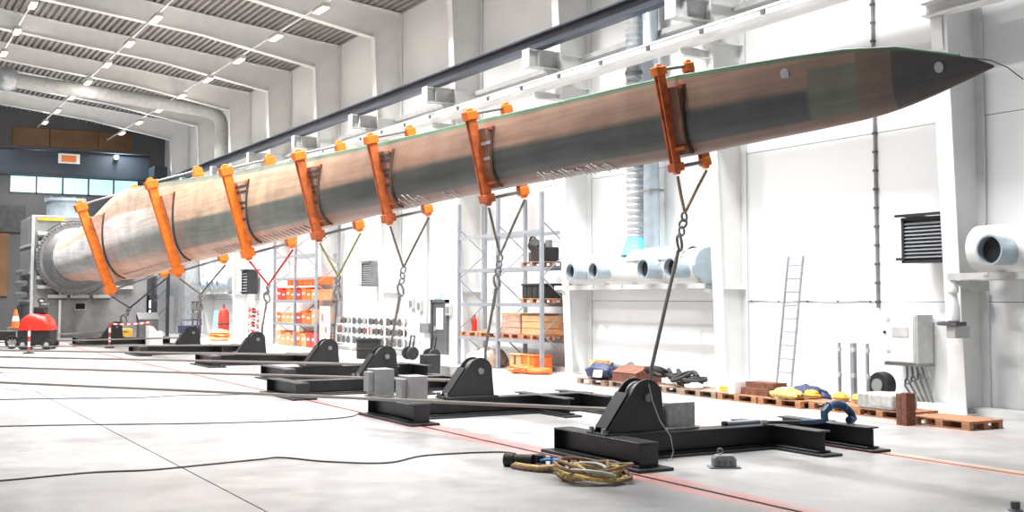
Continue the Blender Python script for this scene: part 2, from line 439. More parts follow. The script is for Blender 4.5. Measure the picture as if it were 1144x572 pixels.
# ================================================================ lamps
lampmesh = (MB().bx(-.14, .14, -.55, .55, .05, .18).mesh('housing', 'light_grey'), MB().bx(-.12, .12, -.52, .52, 0, .055).mesh('diffuser', 'lamp_glow'))
for x, z, rowname, y0 in ((14.1, 12.3, 'nearest the white wall', 38.9), (9.8, 12.85, 'over the blade', 40.4), (5.6, 13.35, 'farthest from the white wall', 42.6)):
    tr = thing('lamp_trunking', 'thin white trunking rail carrying the lamp row ' + rowname, 'trunking', (x, 0, z))
    MB().bx(-.03, .03, 12, 79.5, .18, .24).build('rail', 'white_paint', tr)
    for y in COLY:
        MB().bx(-.01, .01, y - .01, y + .01, .24, max(.3, zroof(x) - .9 - .02 - z)).build('hanger', 'white_paint', tr)
    ycur = y0 - 5.1 * 5
    while ycur < 78:
        lp = thing('high_bay_lamp', 'glowing lamp in the row %s, %s from the gable wall' % (rowname, ORD[int(round((78 - ycur) // 5.1))]), 'lamp', (x, ycur, z), 0, 'lamps in the row ' + rowname)
        link('housing', lampmesh[0], lp); link('diffuser', lampmesh[1], lp)
        ld = bpy.data.lights.new('lamp_light', 'AREA'); ld.energy = LAMP_DOWN; ld.color = (1, .985, .965); ld.shape = 'RECTANGLE'; ld.size = .4; ld.size_y = 1.1; ld.spread = math.radians(124)
        lo = bpy.data.objects.new('lamp_light', ld); C.objects.link(lo); lo.parent = lp; lo.location = (0, 0, -.03)
        lu = bpy.data.lights.new('lamp_spill', 'POINT'); lu.energy = LAMP_UP; lu.color = (1, .93, .86); lu.shadow_soft_size = .3
        lo = bpy.data.objects.new('lamp_spill', lu); C.objects.link(lo); lo.parent = lp; lo.location = (0, 0, -.4)
        ycur += 5.1

# ================================================================ BLADE
ST = [(65.9, 5.62, 2.98, 2.64), (61.5, 5.60, 3.0, 2.58), (58.5, 5.72, 3.0, 2.45), (55.7, 6.02, 2.98, 2.2), (52.6, 6.42, 2.98, 1.95), (49.9, 6.60, 3.05, 1.8), (45, 6.40, 3.28, 1.5), (41, 6.20, 3.44, 1.3), (35, 5.90, 3.62, 1.1), (29, 5.67, 3.84, .9), (24, 5.51, 4.02, .75), (19.3, 5.40, 4.10, .6), (16.3, 5.32, 4.12, .5), (13.5, 5.26, 4.10, .40), (11.4, 5.13, 4.15, .30), (10.5, 5.07, 4.16, .25), (9.5, 4.98, 4.19, .18), (8.9, 4.86, 4.27, .12), (8.4, 4.70, 4.37, .07), (8.1, 4.60, 4.43, .04), (7.9, 4.50, 4.475, .015)]
BX = 10.15
def interp(y):
    for a, b_ in zip(ST[:-1], ST[1:]):
        if a[0] >= y >= b_[0]:
            t = (a[0] - y) / (a[0] - b_[0])
            return [p + (q - p) * t for p, q in zip(a, b_)]
    return list(ST[0] if y > ST[0][0] else ST[-1])
def smooth_st(y):
    w = min(1.5, max(.25, (y - 7.9) * .12)); acc = [0, 0, 0, 0]
    ks = (-1, -.5, 0, .5, 1)
    for k in ks:
        s = interp(min(65.9, max(7.9, y + k * w)))
        for i in range(4): acc[i] += s[i] / len(ks)
    return acc
def frame(y):
    _, zt, zb, th = smooth_st(y)
    if y < 8.6: _, zt, zb, th = interp(y)
    lean = math.radians(12 + 8 * max(0, min(1, (y - 12) / 42)))
    ec = V((-math.sin(lean), 0, math.cos(lean))); et = V((math.cos(lean), 0, math.sin(lean)))
    return V((BX, y, (zt + zb) / 2)), ec, et, (zt - zb) / 2 / math.cos(lean) * (1 if y < 60 else math.cos(lean)), th
def half_t(c, th, y, hc):
    k = max(0, min(1, (y - 47) / 16)); k = k * k * (3 - 2 * k)
    n = 5 * (.2969 * math.sqrt(max(c, 0)) - .126 * c - .3516 * c * c + .2843 * c ** 3 - .1036 * c ** 4)
    foil = th * (n + .035 * math.sqrt(max(c, 0)))
    circ = th * math.sqrt(max(0, c * (1 - c)))
    return foil * (1 - k) + circ * k
def surf(y, c, side, off=0):
    o, ec, et, hc, th = frame(y)
    return o + ec * (2 * c - 1) * hc + et * side * (half_t(c, th, y, hc) + off)
NR = 22
cs = [.5 - .5 * math.cos(math.pi * i / NR) for i in range(NR + 1)]
yst = []
y = 7.9
while y < 65.9:
    yst.append(y); y += .06 if y < 9 else (.18 if y < 12 else .6)
yst.append(65.9)
bl = MB(); uvs = []
ring = [(c_, -1) for c_ in cs] + [(c_, 1) for c_ in cs[-2:0:-1]]
for y in yst:
    for c_, s_ in ring:
        bl.v.append(tuple(surf(y, c_, s_))); uvs.append(((y - 7.9) / 58, c_))
n = len(ring)
for j in range(len(yst) - 1):
    for i in range(n):
        bl.f.append((j * n + i, j * n + (i + 1) % n, (j + 1) * n + (i + 1) % n, (j + 1) * n + i))
bl.f.append(tuple(range(n))); bl.f.append(tuple(range((len(yst) - 1) * n, len(yst) * n)))
blade = thing('turbine_blade', 'long brown and grey wind turbine blade held in orange saddles', 'turbine blade', (BX, 65.9, 4.1))
def bbuild(mb, name, mat, parent=blade, **k):
    o = mb.build(name, mat, parent, **k); o.location = -V((BX, 65.9, 4.1)) if parent == blade else (0, 0, 0); return o
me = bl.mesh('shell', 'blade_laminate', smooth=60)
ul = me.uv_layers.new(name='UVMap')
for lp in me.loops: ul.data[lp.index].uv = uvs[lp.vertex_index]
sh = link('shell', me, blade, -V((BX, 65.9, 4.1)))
# green leading tape strip along the top edge
tp = MB()
ty = [8.3 + i * .8 for i in range(52)]
tp.tube([surf(y, 1.0, 1) + V((0, 0, .008)) for y in ty], .014, 6)
bbuild(tp, 'edge_tape', 'green_tape')
# round white markers near the tip
for y, c_ in ((10.85, .80), (8.55, .62)):
    p = surf(y, c_, -1, .004); q = surf(y, c_, -1, .012)
    bbuild(MB().cyl(p, q, .075 if y > 10 else .06, n=20), 'round_marker', 'light_grey')
# tip cord
bbuild(MB().tube([surf(8.3, .98, -1), V((BX + .02, 7.95, 4.56)), V((BX + .02, 7.75, 4.45)), V((BX + .03, 7.58, 4.3))], .006, 5), 'tip_cord', 'strap_black')
# tufts of sensor wire along the lower edge
for (ya, yb, nn, mat, ln) in ((14.75, 16.9, 26, 'wire_white', .15), (21.3, 22.6, 10, 'wire_white', .24), (20.0, 20.6, 5, 'wire_white', .12), (28.0, 37.5, 26, 'grey_steel', .30), (42.8, 51.5, 20, 'grey_steel', .40)):
    m = MB()
    for i in range(nn):
        wh = mat == 'wire_white'
        y = ya + (yb - ya) * (i + (random.random() * .6 if wh else 0)) / nn
        c0 = random.uniform(.0, .05) if wh else .03; c1 = c0 + ln / 1.4 * random.uniform(.5, 1) if wh else .115
        a = surf(y, c0, -1, .01); b_ = surf(y + ln * .8, c1, -1, .02)
        m.tube([a + V((0, 0, -.03)), (a + b_) / 2 + V((-.02, 0, 0)), b_], .010 if y < 26 else .010, 4)
    o = bbuild(m, 'sensor_wires', mat); o['kind'] = 'stuff'
# root flange ring with studs
rf = MB().lathe((BX, 65.6, 4.2), (0, 1, 0), [(1.30, -1.1), (1.36, -1.1), (1.40, -.9), (1.62, -.25), (1.66, -.12), (1.84, -.12), (1.84, .0), (1.97, .0), (1.97, .36), (1.5, .36)], 64)
bbuild(rf, 'root_flange', 'grey_steel')
st = MB()
for i in range(64):
    t = 2 * math.pi * i / 64
    p = V((BX + 1.9 * math.cos(t), 65.6, 4.2 + 1.9 * math.sin(t)))
    st.cyl(p + V((0, -.17, 0)), p + V((0, .02, 0)), .05, n=6)
o = bbuild(st, 'root_studs', 'bolt_steel'); o['kind'] = 'stuff'

# ================================================================ SADDLES
SAD = [(13.1, .13, 'first from the blade tip', 'rust_orange', 'sling_tan'), (18.6, .17, 'second from the blade tip', 'rust_orange', 'sling_grey'), (23.0, .19, 'third from the blade tip', 'rust_orange', 'sling_grey'), (27.3, .22, 'fourth from the blade tip', 'rust_orange', 'sling_green'), (33.1, .26, 'fifth from the blade tip', 'orange_paint', 'sling_red'), (41.5, .30, 'second from the blade root', 'orange_paint', 'sling_grey'), (53.0, .36, 'nearest the blade root', 'orange_paint', 'navy')]
SADPT = []
def saddle(y, bw, which, mat, slmat):
    o, ec, et, hc, th = frame(y)
    ht = th / 2 * 1.02
    base = o - ec * (hc + .25)
    r = thing('clamp_saddle', 'orange steel clamp saddle around the blade, ' + which, 'clamp saddle', base, 0, 'orange saddles on the blade')
    rel = lambda mb, name, mt, par=r, **k: mb_build(mb, name, mt, par, base, **k)
    over = .12 + .25 * bw
    ends = {}
    for s, nm in ((-1, 'near'), (1, 'far')):
        q = o + et * s * (ht + bw * .55)
        top = q + ec * (hc + over); bot = q - ec * (hc + over)
        ends[s] = (top, bot)
        b_ = MB().bar(top, bot, bw * .28, bw, up=et, off=(bw * .30, 0)).bar(top, bot, bw * .28, bw, up=et, off=(-bw * .30, 0)).bar(top, bot, bw * .6, bw * .35, up=et, off=(0, 0))
        ob = rel(b_, 'clamp_bar', mat, bevel=.008)
        for e, d in ((top, 1), (bot, -1)):
            k = MB()
            k.bar(e - ec * d * bw * .75, e + ec * d * bw * .15, bw * (1.3 if s < 0 else 1.0), bw * (1.35 if s < 0 else 1.1), up=et)
            k.prism([e + ec * d * bw * .15 + et * x + V((0, -bw * .3, 0)) for x in (-bw * .45, bw * .45)] + [e + ec * d * bw * .5 + et * x + V((0, -bw * .3, 0)) for x in (bw * .2, -bw * .2)], (0, bw * .6, 0))
            rel(k, 'end_bracket', mat if (s < 0 and d < 0) else 'orange_paint', bevel=.01)
    for k in (0, 1):
        off = ec * (-.02 if k == 0 else .04)
        rel(MB().cyl(ends[-1][k] + off, ends[1][k] + off, .02 + bw * .06, n=10), 'tie_rod', 'grey_steel')
    # contour block of plywood, seen beside the bar
    wy = .14 + bw * .5; y0 = y - bw * .35 - wy
    inner = []; outer = []
    for i in range(13):
        c_ = .04 + .84 * i / 12
        inner.append(surf(y, c_, -1, .0))
        hh = half_t(c_, th, y, hc)
        outer.append(o + ec * (2 * c_ - 1) * hc - et * max(hh + .04, ht + bw * .08))
    poly = [V((p.x, y0, p.z)) for p in inner] + [V((p.x, y0, p.z)) for p in outer[::-1]]
    far = y > 31
    cb = rel(MB().prism(poly, (0, wy, 0)), 'contour_block', 'pale_plywood' if far else 'plywood', bevel=.008)
    for i in ((5, 7, 8, 10, 11) if 21 < y < 36 else ((6, 9) if 15 < y < 21 else ())):
        mp_ = (inner[i] + outer[i]) / 2
        p = V((mp_.x, y0 - .012, mp_.z)); q = V((mp_.x, y0 + wy + .012, mp_.z))
        s_ = MB().bar(p, q, .03 + .16 * bw, (outer[i] - inner[i]).length + .03, up=et)
        rel(s_, 'strap', 'strap_black' if y > 22 else 'light_grey', cb)
    lin = [V((p.x, y0 - .01, p.z)) for p in inner]
    for k_ in range(len(lin)): lin[k_] = lin[k_] - et * .02
    rel(MB().tube(lin, .018 + .05 * bw, 6), 'edge_lining', 'strap_black' if far else 'dark_brown', cb)
    # plate joining bar and block
    for c_ in (.12, .86):
        p = surf(y, c_, -1, .05)
        rel(MB().bar(V((p.x, y + bw * .5, p.z)), V((p.x, y0 - .02, p.z)), .10 + bw * .2, .05, up=ec), 'spreader_plate', mat)
    SADPT.append((y, ends[-1][1] - ec * bw * .7, ends[1][1] - ec * bw * .7, which, slmat))
def mb_build(mb, name, mat, par, base, **k):
    ob = mb.build(name, mat, par, **k)
    ob.location = -V(base) if par.type == 'EMPTY' else (0, 0, 0)
    return ob
for s in SAD: saddle(*s)

# ================================================================ PULLEY FRAMES
def pulley_frame(off):
    r = thing('pulley_frame', '', 'pulley frame')
    B = .01
    MB().ibeam((0, -1.0, .19), (0, 1.0, .19), .30, .30, .022, .018).bx(-.01, .01, -.98, -.96, .06, .32).bx(-.14, .14, -1.0, -.98, .06, .32).bx(-.14, .14, .98, 1.0, .06, .32).build('cross_beam', 'black_steel', r, bevel=B)
    MB().bx(-.26, .26, -1.15, 1.15, 0, .04).build('base_plate', 'black_steel', r, bevel=.006)
    MB().ibeam((.14, 0, .185), (3.95, 0, .185), .30, .29, .022, .018).build('main_beam', 'black_steel', r, bevel=B)
    MB().bx(.2, 3.95, -.24, .24, 0, .035).build('base_plate', 'black_steel', r, bevel=.006)
    for x in (2.85, 3.75):
        MB().ibeam((x, -1.05, .185), (x, .75, .185), .22, .288, .022, .018).build('cross_beam', 'black_steel', r, bevel=B)
        MB().bx(x - .17, x + .17, -1.2, .9, 0, .035).build('base_plate', 'black_steel', r, bevel=.006)
    cx, cz, R = .58 + off, .80, .24
    def plate(y0, th):
        pts = [(off - .06, y0, .36), (off + .86, y0, .36)]
        for i in range(13):
            t = math.radians(-5 + 150 * i / 12)
            pts.append((cx + R * math.cos(t), y0, cz + R * math.sin(t)))
        return MB().prism(pts, (0, th, 0))
    for y0 in (-.17, .13):
        pl = plate(y0, .035).build('side_plate', 'black_steel', r, bevel=.005)
        s = -1 if y0 < 0 else 1
        MB().cyl((cx, y0 + (0 if s < 0 else .035), cz), (cx, y0 + s * .04 + (0 if s < 0 else .035), cz), .055, n=14).build('axle_cap', 'grey_steel', pl)
    MB().bx(off - .12, off + .92, -.22, .22, .332, .362).build('foot_plate', 'black_steel', r, bevel=.005)
    MB().bar((off - .03, 0, .42), (off + .30, 0, .86), .26, .03, up=(-1, 0, 1)).build('cover_plate', 'black_steel', r)
    w = MB().lathe((cx, -.07, cz), (0, 1, 0), [(.05, 0), (.20, 0), (.20, .03), (.165, .05), (.165, .09), (.20, .11), (.20, .14), (.05, .14)], 32)
    w.build('pulley_wheel', 'grey_steel', r)
    for x, y_ in ((off - .09, -.14), (off - .09, .14)):
        MB().cyl((x, y_, .36), (x, y_, .43), .035, n=6).build('bolt', 'bolt_steel', r)
    return r
FR = [(8.48, 12.65), (8.2, 18.6), (8.1, 24.2), (9.45, 29.0), (9.55, 36.2), (9.1, 44.3), (8.7, 54.8)]
POFF = [0, .95, 1.65, .75, .95, 1.4, 1.0]
FL = ['with a blue sling lying on its far cross beam', 'second counting from the blue sling', 'third counting from the blue sling', 'fourth counting from the blue sling', 'in front of the orange crate rack', 'second in the row from the test stand', 'nearest the grey test stand']
for i, (x, y) in enumerate(FR):
    o = pulley_frame(POFF[i])
    o.location = (x, y, 0)
    tag(o, 'black steel floor frame with pulley, ' + FL[i], 'pulley frame', 'pulley frames on the floor rails')

# ================================================================ LOAD ROPES
WENDS = [((0.7, 39.0, .08)), (2.2, 46.0, .08), (2.9, 52.0, .1), (3.2, 57, .1), (3.5, 62, .1), (3.6, 68, .12), (3.0, 72, .12)]
WIN = [(2.9, 30.0, .12), (3.5, 36.5, .12), (4.1, 43, .12), (4.5, 47.5, .15), (4.8, 51, .15), (5.1, 56, .15), (5.0, 60, .15)]
for (y, pn, pfr, which, slm), (fx, fy) in zip(SADPT, FR):
    px, pz = fx + .58 + POFF[FR.index((fx, fy))], .80
    jl = [.62, .95, 1.05, 1.1, 1.35, 1.3, 1.3][SAD.index(next(s for s in SAD if s[0] == y))]
    mid = (pn + pfr) / 2
    tgt = V((px + .19, fy, pz))
    dirv = (tgt - mid).normalized()
    j = mid + dirv * jl
    r = thing('load_rope', 'steel load rope with shackles hanging from the saddle ' + which, 'rope', tgt, 0, 'load ropes below the saddles')
    k = 1 + .018 * max(0, y - 13)
    for p in (pn, pfr):
        mb_build(MB().tube([p, (p + j) / 2 + V((0, .01, 0)), j], .022 * k, 8), 'sling', slm, r, tgt)
    cur = j
    for i in range(3):
        nx = cur + dirv * .11 * k
        ax = V((1, .3, 0)) if i % 2 else V((.3, -1, 0))
        m = MB().ring((cur + nx) / 2, ax.cross(dirv).cross(dirv), .062 * k, .018 * k, 14, 6)
        mb_build(m, 'shackle', 'grey_steel', r, tgt)
        cur = nx
    eye = cur + dirv * .12 * k
    mb_build(MB().ring(eye, (.55, -.83, 0), .085 * k, .022 * k, 16, 6, 1.5), 'eye_link', 'steel_rope', r, tgt)
    a = eye + dirv * .12 * k
    mb_build(MB().cyl(a, a + dirv * .35 * k, .03 * k, .02 * k, 10), 'rope_ferrule', 'steel_rope', r, tgt)
    # down to the pulley, round it and away over the floor to the winch
    pts = [a, tgt + V((0, 0, .35))]
    for i in range(9):
        t = math.radians(0 - 90 * i / 8)
        pts.append(V((px + .185 * math.cos(t), fy, pz + .185 * math.sin(t))))
    idx = [f_ for f_ in FR].index((fx, fy))
    e = V(WIN[idx]); s = pts[-1]
    d2 = (e - s)
    pts += [s + d2 * .03 + V((-.0, 0, 0)), s + d2, s + d2 * 1.15]
    mb_build(MB().tube(pts, .026 * (1 + .008 * max(0, y - 13)), 8), 'rope', 'steel_rope', r, tgt)

# ================================================================ TEST STAND AND CRANE BRIDGE
ts = thing('test_stand', 'massive grey steel test stand holding the blade root', 'test stand', (11, 66.05, 0))
T = lambda: MB()
def tsb(mb, name, mat, **k):
    return mb_build(mb, name, mat, ts, (11, 66.05, 0), **k)
tsb(T().bx(8.05, 14.0, 66.05, 71.6, 0, 6.5), 'body', 'test_stand_steel', bevel=.05)
tsb(T().bx(7.97, 8.12, 65.95, 66.1, 0, 6.5), 'corner_post', 'light_grey', bevel=.02)
tsb(T().bx(8.25, 9.6, 65.97, 66.06, 6.22, 6.36), 'yellow_stripe', 'yellow_paint')
tsb(T().bx(11.9, 13.4, 65.97, 66.06, 6.22, 6.36), 'yellow_stripe', 'yellow_paint')
random.seed(3)
rows = [(8.25, 9.25, 5.45), (9.4, 10.4, 5.95), (10.7, 11.7, 5.98), (8.3, 8.95, 4.95), (8.2, 8.6, 4.55), (8.2, 8.6, 4.1), (8.25, 8.65, 3.6), (8.25, 8.85, 3.1), (8.3, 9.2, 2.62), (8.83, 9.8, 2.12), (9.95, 10.9, 2.12), (11.1, 12.0, 2.12), (12.1, 13.2, 2.6), (12.2, 13.2, 3.2), (12.3, 13.3, 5.2), (12.0, 13.2, 5.7), (12.4, 13.4, 4.6), (12.4, 13.4, 3.9)]
for x0, x1, z in rows:
    b_ = tsb(T().bx(x0, x1, 65.78, 66.06, z - .02, z + .16), 'anchor_bar', 'light_grey', bevel=.01)
    T().bx(x0 + .03, x1 - .03, 65.80, 66.04, z - .13, z - .02).build('anchor_slot', 'stand_dark', b_)
tsb(T().lathe((BX, 66.1, 4.2), (0, 1, 0), [(1.55, -.12), (2.05, -.12), (2.05, .0), (1.55, .0)], 64, True), 'mounting_ring', 'stand_dark')
hp = tsb(T().bx(10.19, 10.8, 65.98, 66.06, 1.45, 1.88), 'hatch_panel', 'light_grey', bevel=.01)
T().bx(10.25, 10.74, 65.96, 66.0, 1.51, 1.82).build('hatch_opening', 'hole_shade', hp)  # dark slab instead of a recess, its shade put into the colour
tsb(T().cyl((9.45, 65.9, 0), (9.45, 65.9, 2.7), .07, n=12), 'standpipe', 'white_paint')
for z in (1.9, 3.4, 4.9): tsb(T().bx(8.0, 8.06, 66.3, 71.4, z, z + .12), 'side_rib', 'light_grey')
for z in (2.3, 2.9, 3.5): tsb(T().cyl((7.85, 67.2, z), (7.85, 70.5, z), .16, n=12), 'side_pipe', 'grey_steel')
for y0, y1 in ((66.3, 69), (69.2, 71.4)): tsb(T().bx(7.93, 8.06, y0, y1, .2, 1.7), 'side_panel', 'stand_dark', bevel=.02)
tk = thing('steel_drum_pipe', 'pale blue steel cylinder standing on top of the test stand', 'cylinder', (10, 68.6, 6.5))
T().lathe((0, 0, 0), (0, 0, 1), [(.98, 0), (.98, .95), (1.1, .97), (1.1, 1.12), (.9, 1.12), (.9, .2)], 40).build('shell', 'duct_blue_grey', tk)
for i in range(10):
    t = 2 * math.pi * i / 10
    T().cyl((1.04 * math.cos(t), 1.04 * math.sin(t), 1.12), (1.04 * math.cos(t), 1.04 * math.sin(t), 1.2), .04, n=6).build('bolt', 'bolt_steel', tk)

br = thing('bridge_crane', 'dark blue overhead bridge crane girder with an orange sign', 'bridge crane', (16.3, 75.8, 9.46))
bb = lambda mb, name, mat, **k: mb_build(mb, name, mat, br, (16.3, 75.8, 9.46), **k)
bb(T().bx(-14, 16.0, 75.3, 76.3, 9.62, 11.1), 'girder', 'bridge_blue', bevel=.03)
bb(T().bx(-14, 16.0, 75.2, 76.4, 9.55, 9.62).bx(-14, 16.0, 75.2, 76.4, 11.1, 11.16), 'girder_flange', 'bridge_blue')
bb(T().bx(15.9, 16.7, 73.6, 78.0, 9.62, 10.3), 'end_carriage', 'bridge_blue', bevel=.03)
for y in (74.2, 77.4): bb(T().cyl((16.15, y, 9.70), (16.45, y, 9.70), .24, n=18), 'wheel', 'stand_dark')
sg = bb(T().bx(10.5, 11.75, 75.26, 75.3, 10.35, 10.95), 'sign_plate', 'sign_white')
T().bx(10.68, 11.56, 75.245, 75.27, 10.45, 10.85).build('sign_panel', 'sign_orange', sg)
bb(T().cyl((13.9, 75.12, 10.9), (13.9, 75.3, 10.9), .14, n=14), 'bridge_lamp', 'screen_glow')

# ================================================================ DUCTS ON THE WALL
def wall_duct(label, y0, y1, zc, outs, shelf, cap=True):
    r = thing('ventilation_duct', label, 'duct', (17.45, y0, zc - .42))
    B = (17.45, y0, zc - .42)
    bd = lambda mb, name, mat, par=r, **k: mb_build(mb, name, mat, par, B, **k)
    m = MB().lathe((17.45, y0, zc), (0, 1, 0), [(.405, 0), (.42, .02), (.42, (y1 - y0) * .33), (.428, (y1 - y0) * .33 + .02), (.428, (y1 - y0) * .33 + .06), (.42, (y1 - y0) * .33 + .08), (.42, (y1 - y0) * .67), (.428, (y1 - y0) * .67 + .02), (.428, (y1 - y0) * .67 + .06), (.42, (y1 - y0) * .67 + .08), (.42, y1 - y0 - .02), (.405, y1 - y0)], 36)
    bd(m, 'duct_body', 'white_paint')
    if cap: bd(MB().lathe((17.45, y0, zc), (0, 1, 0), [(.40, -.02), (.43, -.02), (.43, .1), (.40, .1)], 36), 'end_collar', 'duct_blue_grey')
    for y, rad in outs:
        s = bd(MB().lathe((17.3, y, zc - .06), (-1, 0, 0), [(rad, 0), (rad, .62), (rad + .015, .64), (rad + .015, .68), (rad - .02, .68), (rad - .02, .05)], 28), 'outlet', 'duct_blue_grey')
        bd(MB().cyl((16.76, y, zc - .06), (16.77, y, zc - .06), rad - .02, n=24), 'outlet_shade_disc', 'hole_shade', s)  # black disc near the mouth stands in for shade inside the pipe
    sh = thing('duct_shelf', shelf, 'shelf', (17.4, y0, zc - .5))
    S = (17.4, y0, zc - .5)
    sb = lambda mb, name, mat, **k: mb_build(mb, name, mat, sh, S, **k)
    ya, yb = y0 - .45, y1 + .3
    sb(MB().bar((16.95, ya, zc - .49), (16.95, yb, zc - .49), .06, .12), 'front_beam', 'light_grey')
    sb(MB().bar((17.75, ya, zc - .49), (17.75, yb, zc - .49), .06, .12), 'rear_beam', 'light_grey')
    n_ = 5
    for i in range(n_):
        y = ya + (yb - ya) * (i + .5) / n_
        sb(MB().bar((16.9, y, zc - .45), (17.95, y, zc - .45), .10, .05), 'cross_bar', 'light_grey')
    for y in (ya + .1, yb - .1):
        sb(MB().prism([(16.9, y, zc - .56), (17.9, y, zc - .56), (17.9, y, zc - .75), (17.4, y, zc - .75)], (0, .05, 0)), 'bracket', 'light_grey')
    return r
d1 = wall_duct('large white horizontal duct with four dark open outlets on the wall', 21.55, 27.35, 2.87, ((26.35, .21), (25.25, .21), (23.05, .235), (21.98, .235)), 'grey steel shelf carrying the four-outlet duct')
wall_duct('thick white duct with one dark outlet beside the louvred heater', 6.5, 13.95, 2.97, ((13.12, .25),), 'grey steel shelf carrying the one-outlet duct', False)
wall_duct('distant white duct with dark outlets beyond the orange crate rack', 61.0, 66.6, 2.87, ((61.4, .22), (62.4, .22), (63.4, .22), (64.9, .22)), 'grey steel shelf carrying the distant duct')
# loose plastic wrap on the duct, cyan wrap
m = MB(); nx, ny = 10, 40; vs = []; fs = []
for i in range(ny + 1):
    for j in range(nx + 1):
        y = 22.1 + 2.3 * i / ny; t = math.radians(40 + 120 * j / nx)
        rr = .45 + .07 * noise.noise(V((y * 3, j * .6, 0))) + .03
        vs.append((17.45 + rr * math.cos(t), y, 2.87 + rr * math.sin(t)))
fs = [(i * (nx + 1) + j, i * (nx + 1) + j + 1, (i + 1) * (nx + 1) + j + 1, (i + 1) * (nx + 1) + j) for i in range(ny) for j in range(nx)]
o = m.add(vs, fs).build('plastic_sheet', 'clear_wrap', smooth=80)
sm_ = o.modifiers.new('thickness', 'SOLIDIFY'); sm_.thickness = .012
tag(o, 'crumpled clear plastic sheet lying over the four-outlet duct', 'plastic sheet')

# vertical ducts
vd = thing('spiral_duct', 'silver corrugated vertical duct rising from the four-outlet duct', 'duct', (17.45, 24.5, 3.3))
prof = []; z = 0
while z < 9.4:
    prof += [(.215, z), (.235, z + .03), (.235, z + .07), (.215, z + .10)]; z += .16
MB().lathe((0, 0, 0), (0, 0, 1), prof, 20).build('corrugated_pipe', 'galvanised', vd, smooth=25)
cw = MB().lathe((0, 0, 0), (0, 0, 1), [(.40, -.10), (.34, .05), (.25, .28), (.24, .34)], 20).build('foot_wrap', 'cyan_wrap', vd)
for z in (2.2, 4.6, 7.2): MB().lathe((0, 0, z), (0, 0, 1), [(.235, 0), (.25, 0), (.25, .06), (.235, .06)], 20, True).build('pipe_clamp', 'grey_steel', vd)
vd2 = thing('smooth_duct', 'smooth blue-grey vertical duct beside the corrugated one', 'duct', (17.5, 23.87, 3.3))
MB().lathe((0, 0, 0), (0, 0, 1), [(.20, 0), (.20, 2.4), (.21, 2.42), (.21, 2.48), (.20, 2.5), (.20, 4.9), (.21, 4.92), (.21, 4.98), (.20, 5), (.20, 9.4)], 20).build('pipe', 'duct_blue_grey', vd2)
for z in (1.5, 4.0, 6.5): MB().bx(-.22, .22, -.24, .24, z, z + .05).build('pipe_clamp', 'grey_steel', vd2)
# ceiling duct, transverse, with an elbow at the wall
cd = thing('ceiling_duct', 'round grey duct crossing under the roof and bending down at the wall', 'duct', (16.9, 62, 9.0))
CB = (16.9, 62, 9.0)
pts = [(6.2, 64, 12.92), (10, 64, 12.66), (14, 64, 12.34), (15.9, 64, 12.15)]
for i in range(7):
    t = math.radians(15 * i); pts.append((16.1 + .8 * math.sin(t), 64, 11.32 + .8 * math.cos(t)))
pts += [(16.9, 64, 10.5), (16.9, 64, 9.0)]
pts = [(x, 62, z) for x, y, z in pts]
mb_build(MB().tube(pts, .36, 20), 'duct_pipe', 'light_grey', cd, CB)
for x, z in ((8, 12.80), (11, 12.58), (13.5, 12.38), (15.4, 12.2)):
    mb_build(MB().lathe((x, 62, z), (1, 0, -.075), [(.36, -.03), (.385, -.03), (.385, .03), (.36, .03)], 20, True), 'joint_band', 'galvanised', cd, CB)
mb_build(MB().blob((6.15, 62, 12.95), (.62, .62, .62), 2, .05, 20, 14, False), 'end_diffuser', 'galvanised', cd, CB)

# conduits on the wall
cn = thing('cable_conduit', 'dark vertical cable conduit clipped to the white wall', 'conduit', (17.97, 16.85, 1.9))
MB().bx(-.03, .025, -.025, .025, 0, 10.8).build('pipe', 'grey_steel', cn)
m = MB()
for i in range(28): m.bx(-.05, .028, -.04, .04, .1 + i * .38, .15 + i * .38)
o = m.build('clips', 'stand_dark', cn); o['kind'] = 'stuff'
cn2 = thing('wall_cable', 'thin grey cable running level along the wall behind the ladder', 'cable', (17.985, 16.9, 2.03))
MB().tube([(0, 4.0 * i / 12, .012 * math.sin(i * 1.3)) for i in range(13)], .010, 6).build('cable', 'light_grey', cn2)
for i in range(5): MB().bx(-.02, .014, .15 + i * .9, .19 + i * .9, -.02, .02).build('clip', 'stand_dark', cn2)
cn3 = thing('vertical_pipe', 'thin grey pipe rising up the white wall beside the black door', 'pipe', (17.93, 38.1, 1.1))
MB().cyl((0, 0, 0), (0, 0, 4.4), .045, n=10).build('pipe', 'light_grey', cn3)
MB().bx(-.12, .06, -.38, .38, -.25, .1).build('junction_box', 'grey_steel', cn3, bevel=.02)
cn4 = thing('vertical_pipe', 'thin grey pipe rising up the white wall beside the tall pallet rack', 'pipe', (17.93, 34.9, 0))
MB().cyl((0, 0, 0), (0, 0, 6), .04, n=10).build('pipe', 'light_grey', cn4)
for z in (1, 3, 5): MB().bx(-.06, .06, -.07, .07, z, z + .06).build('pipe_clamp', 'grey_steel', cn4)

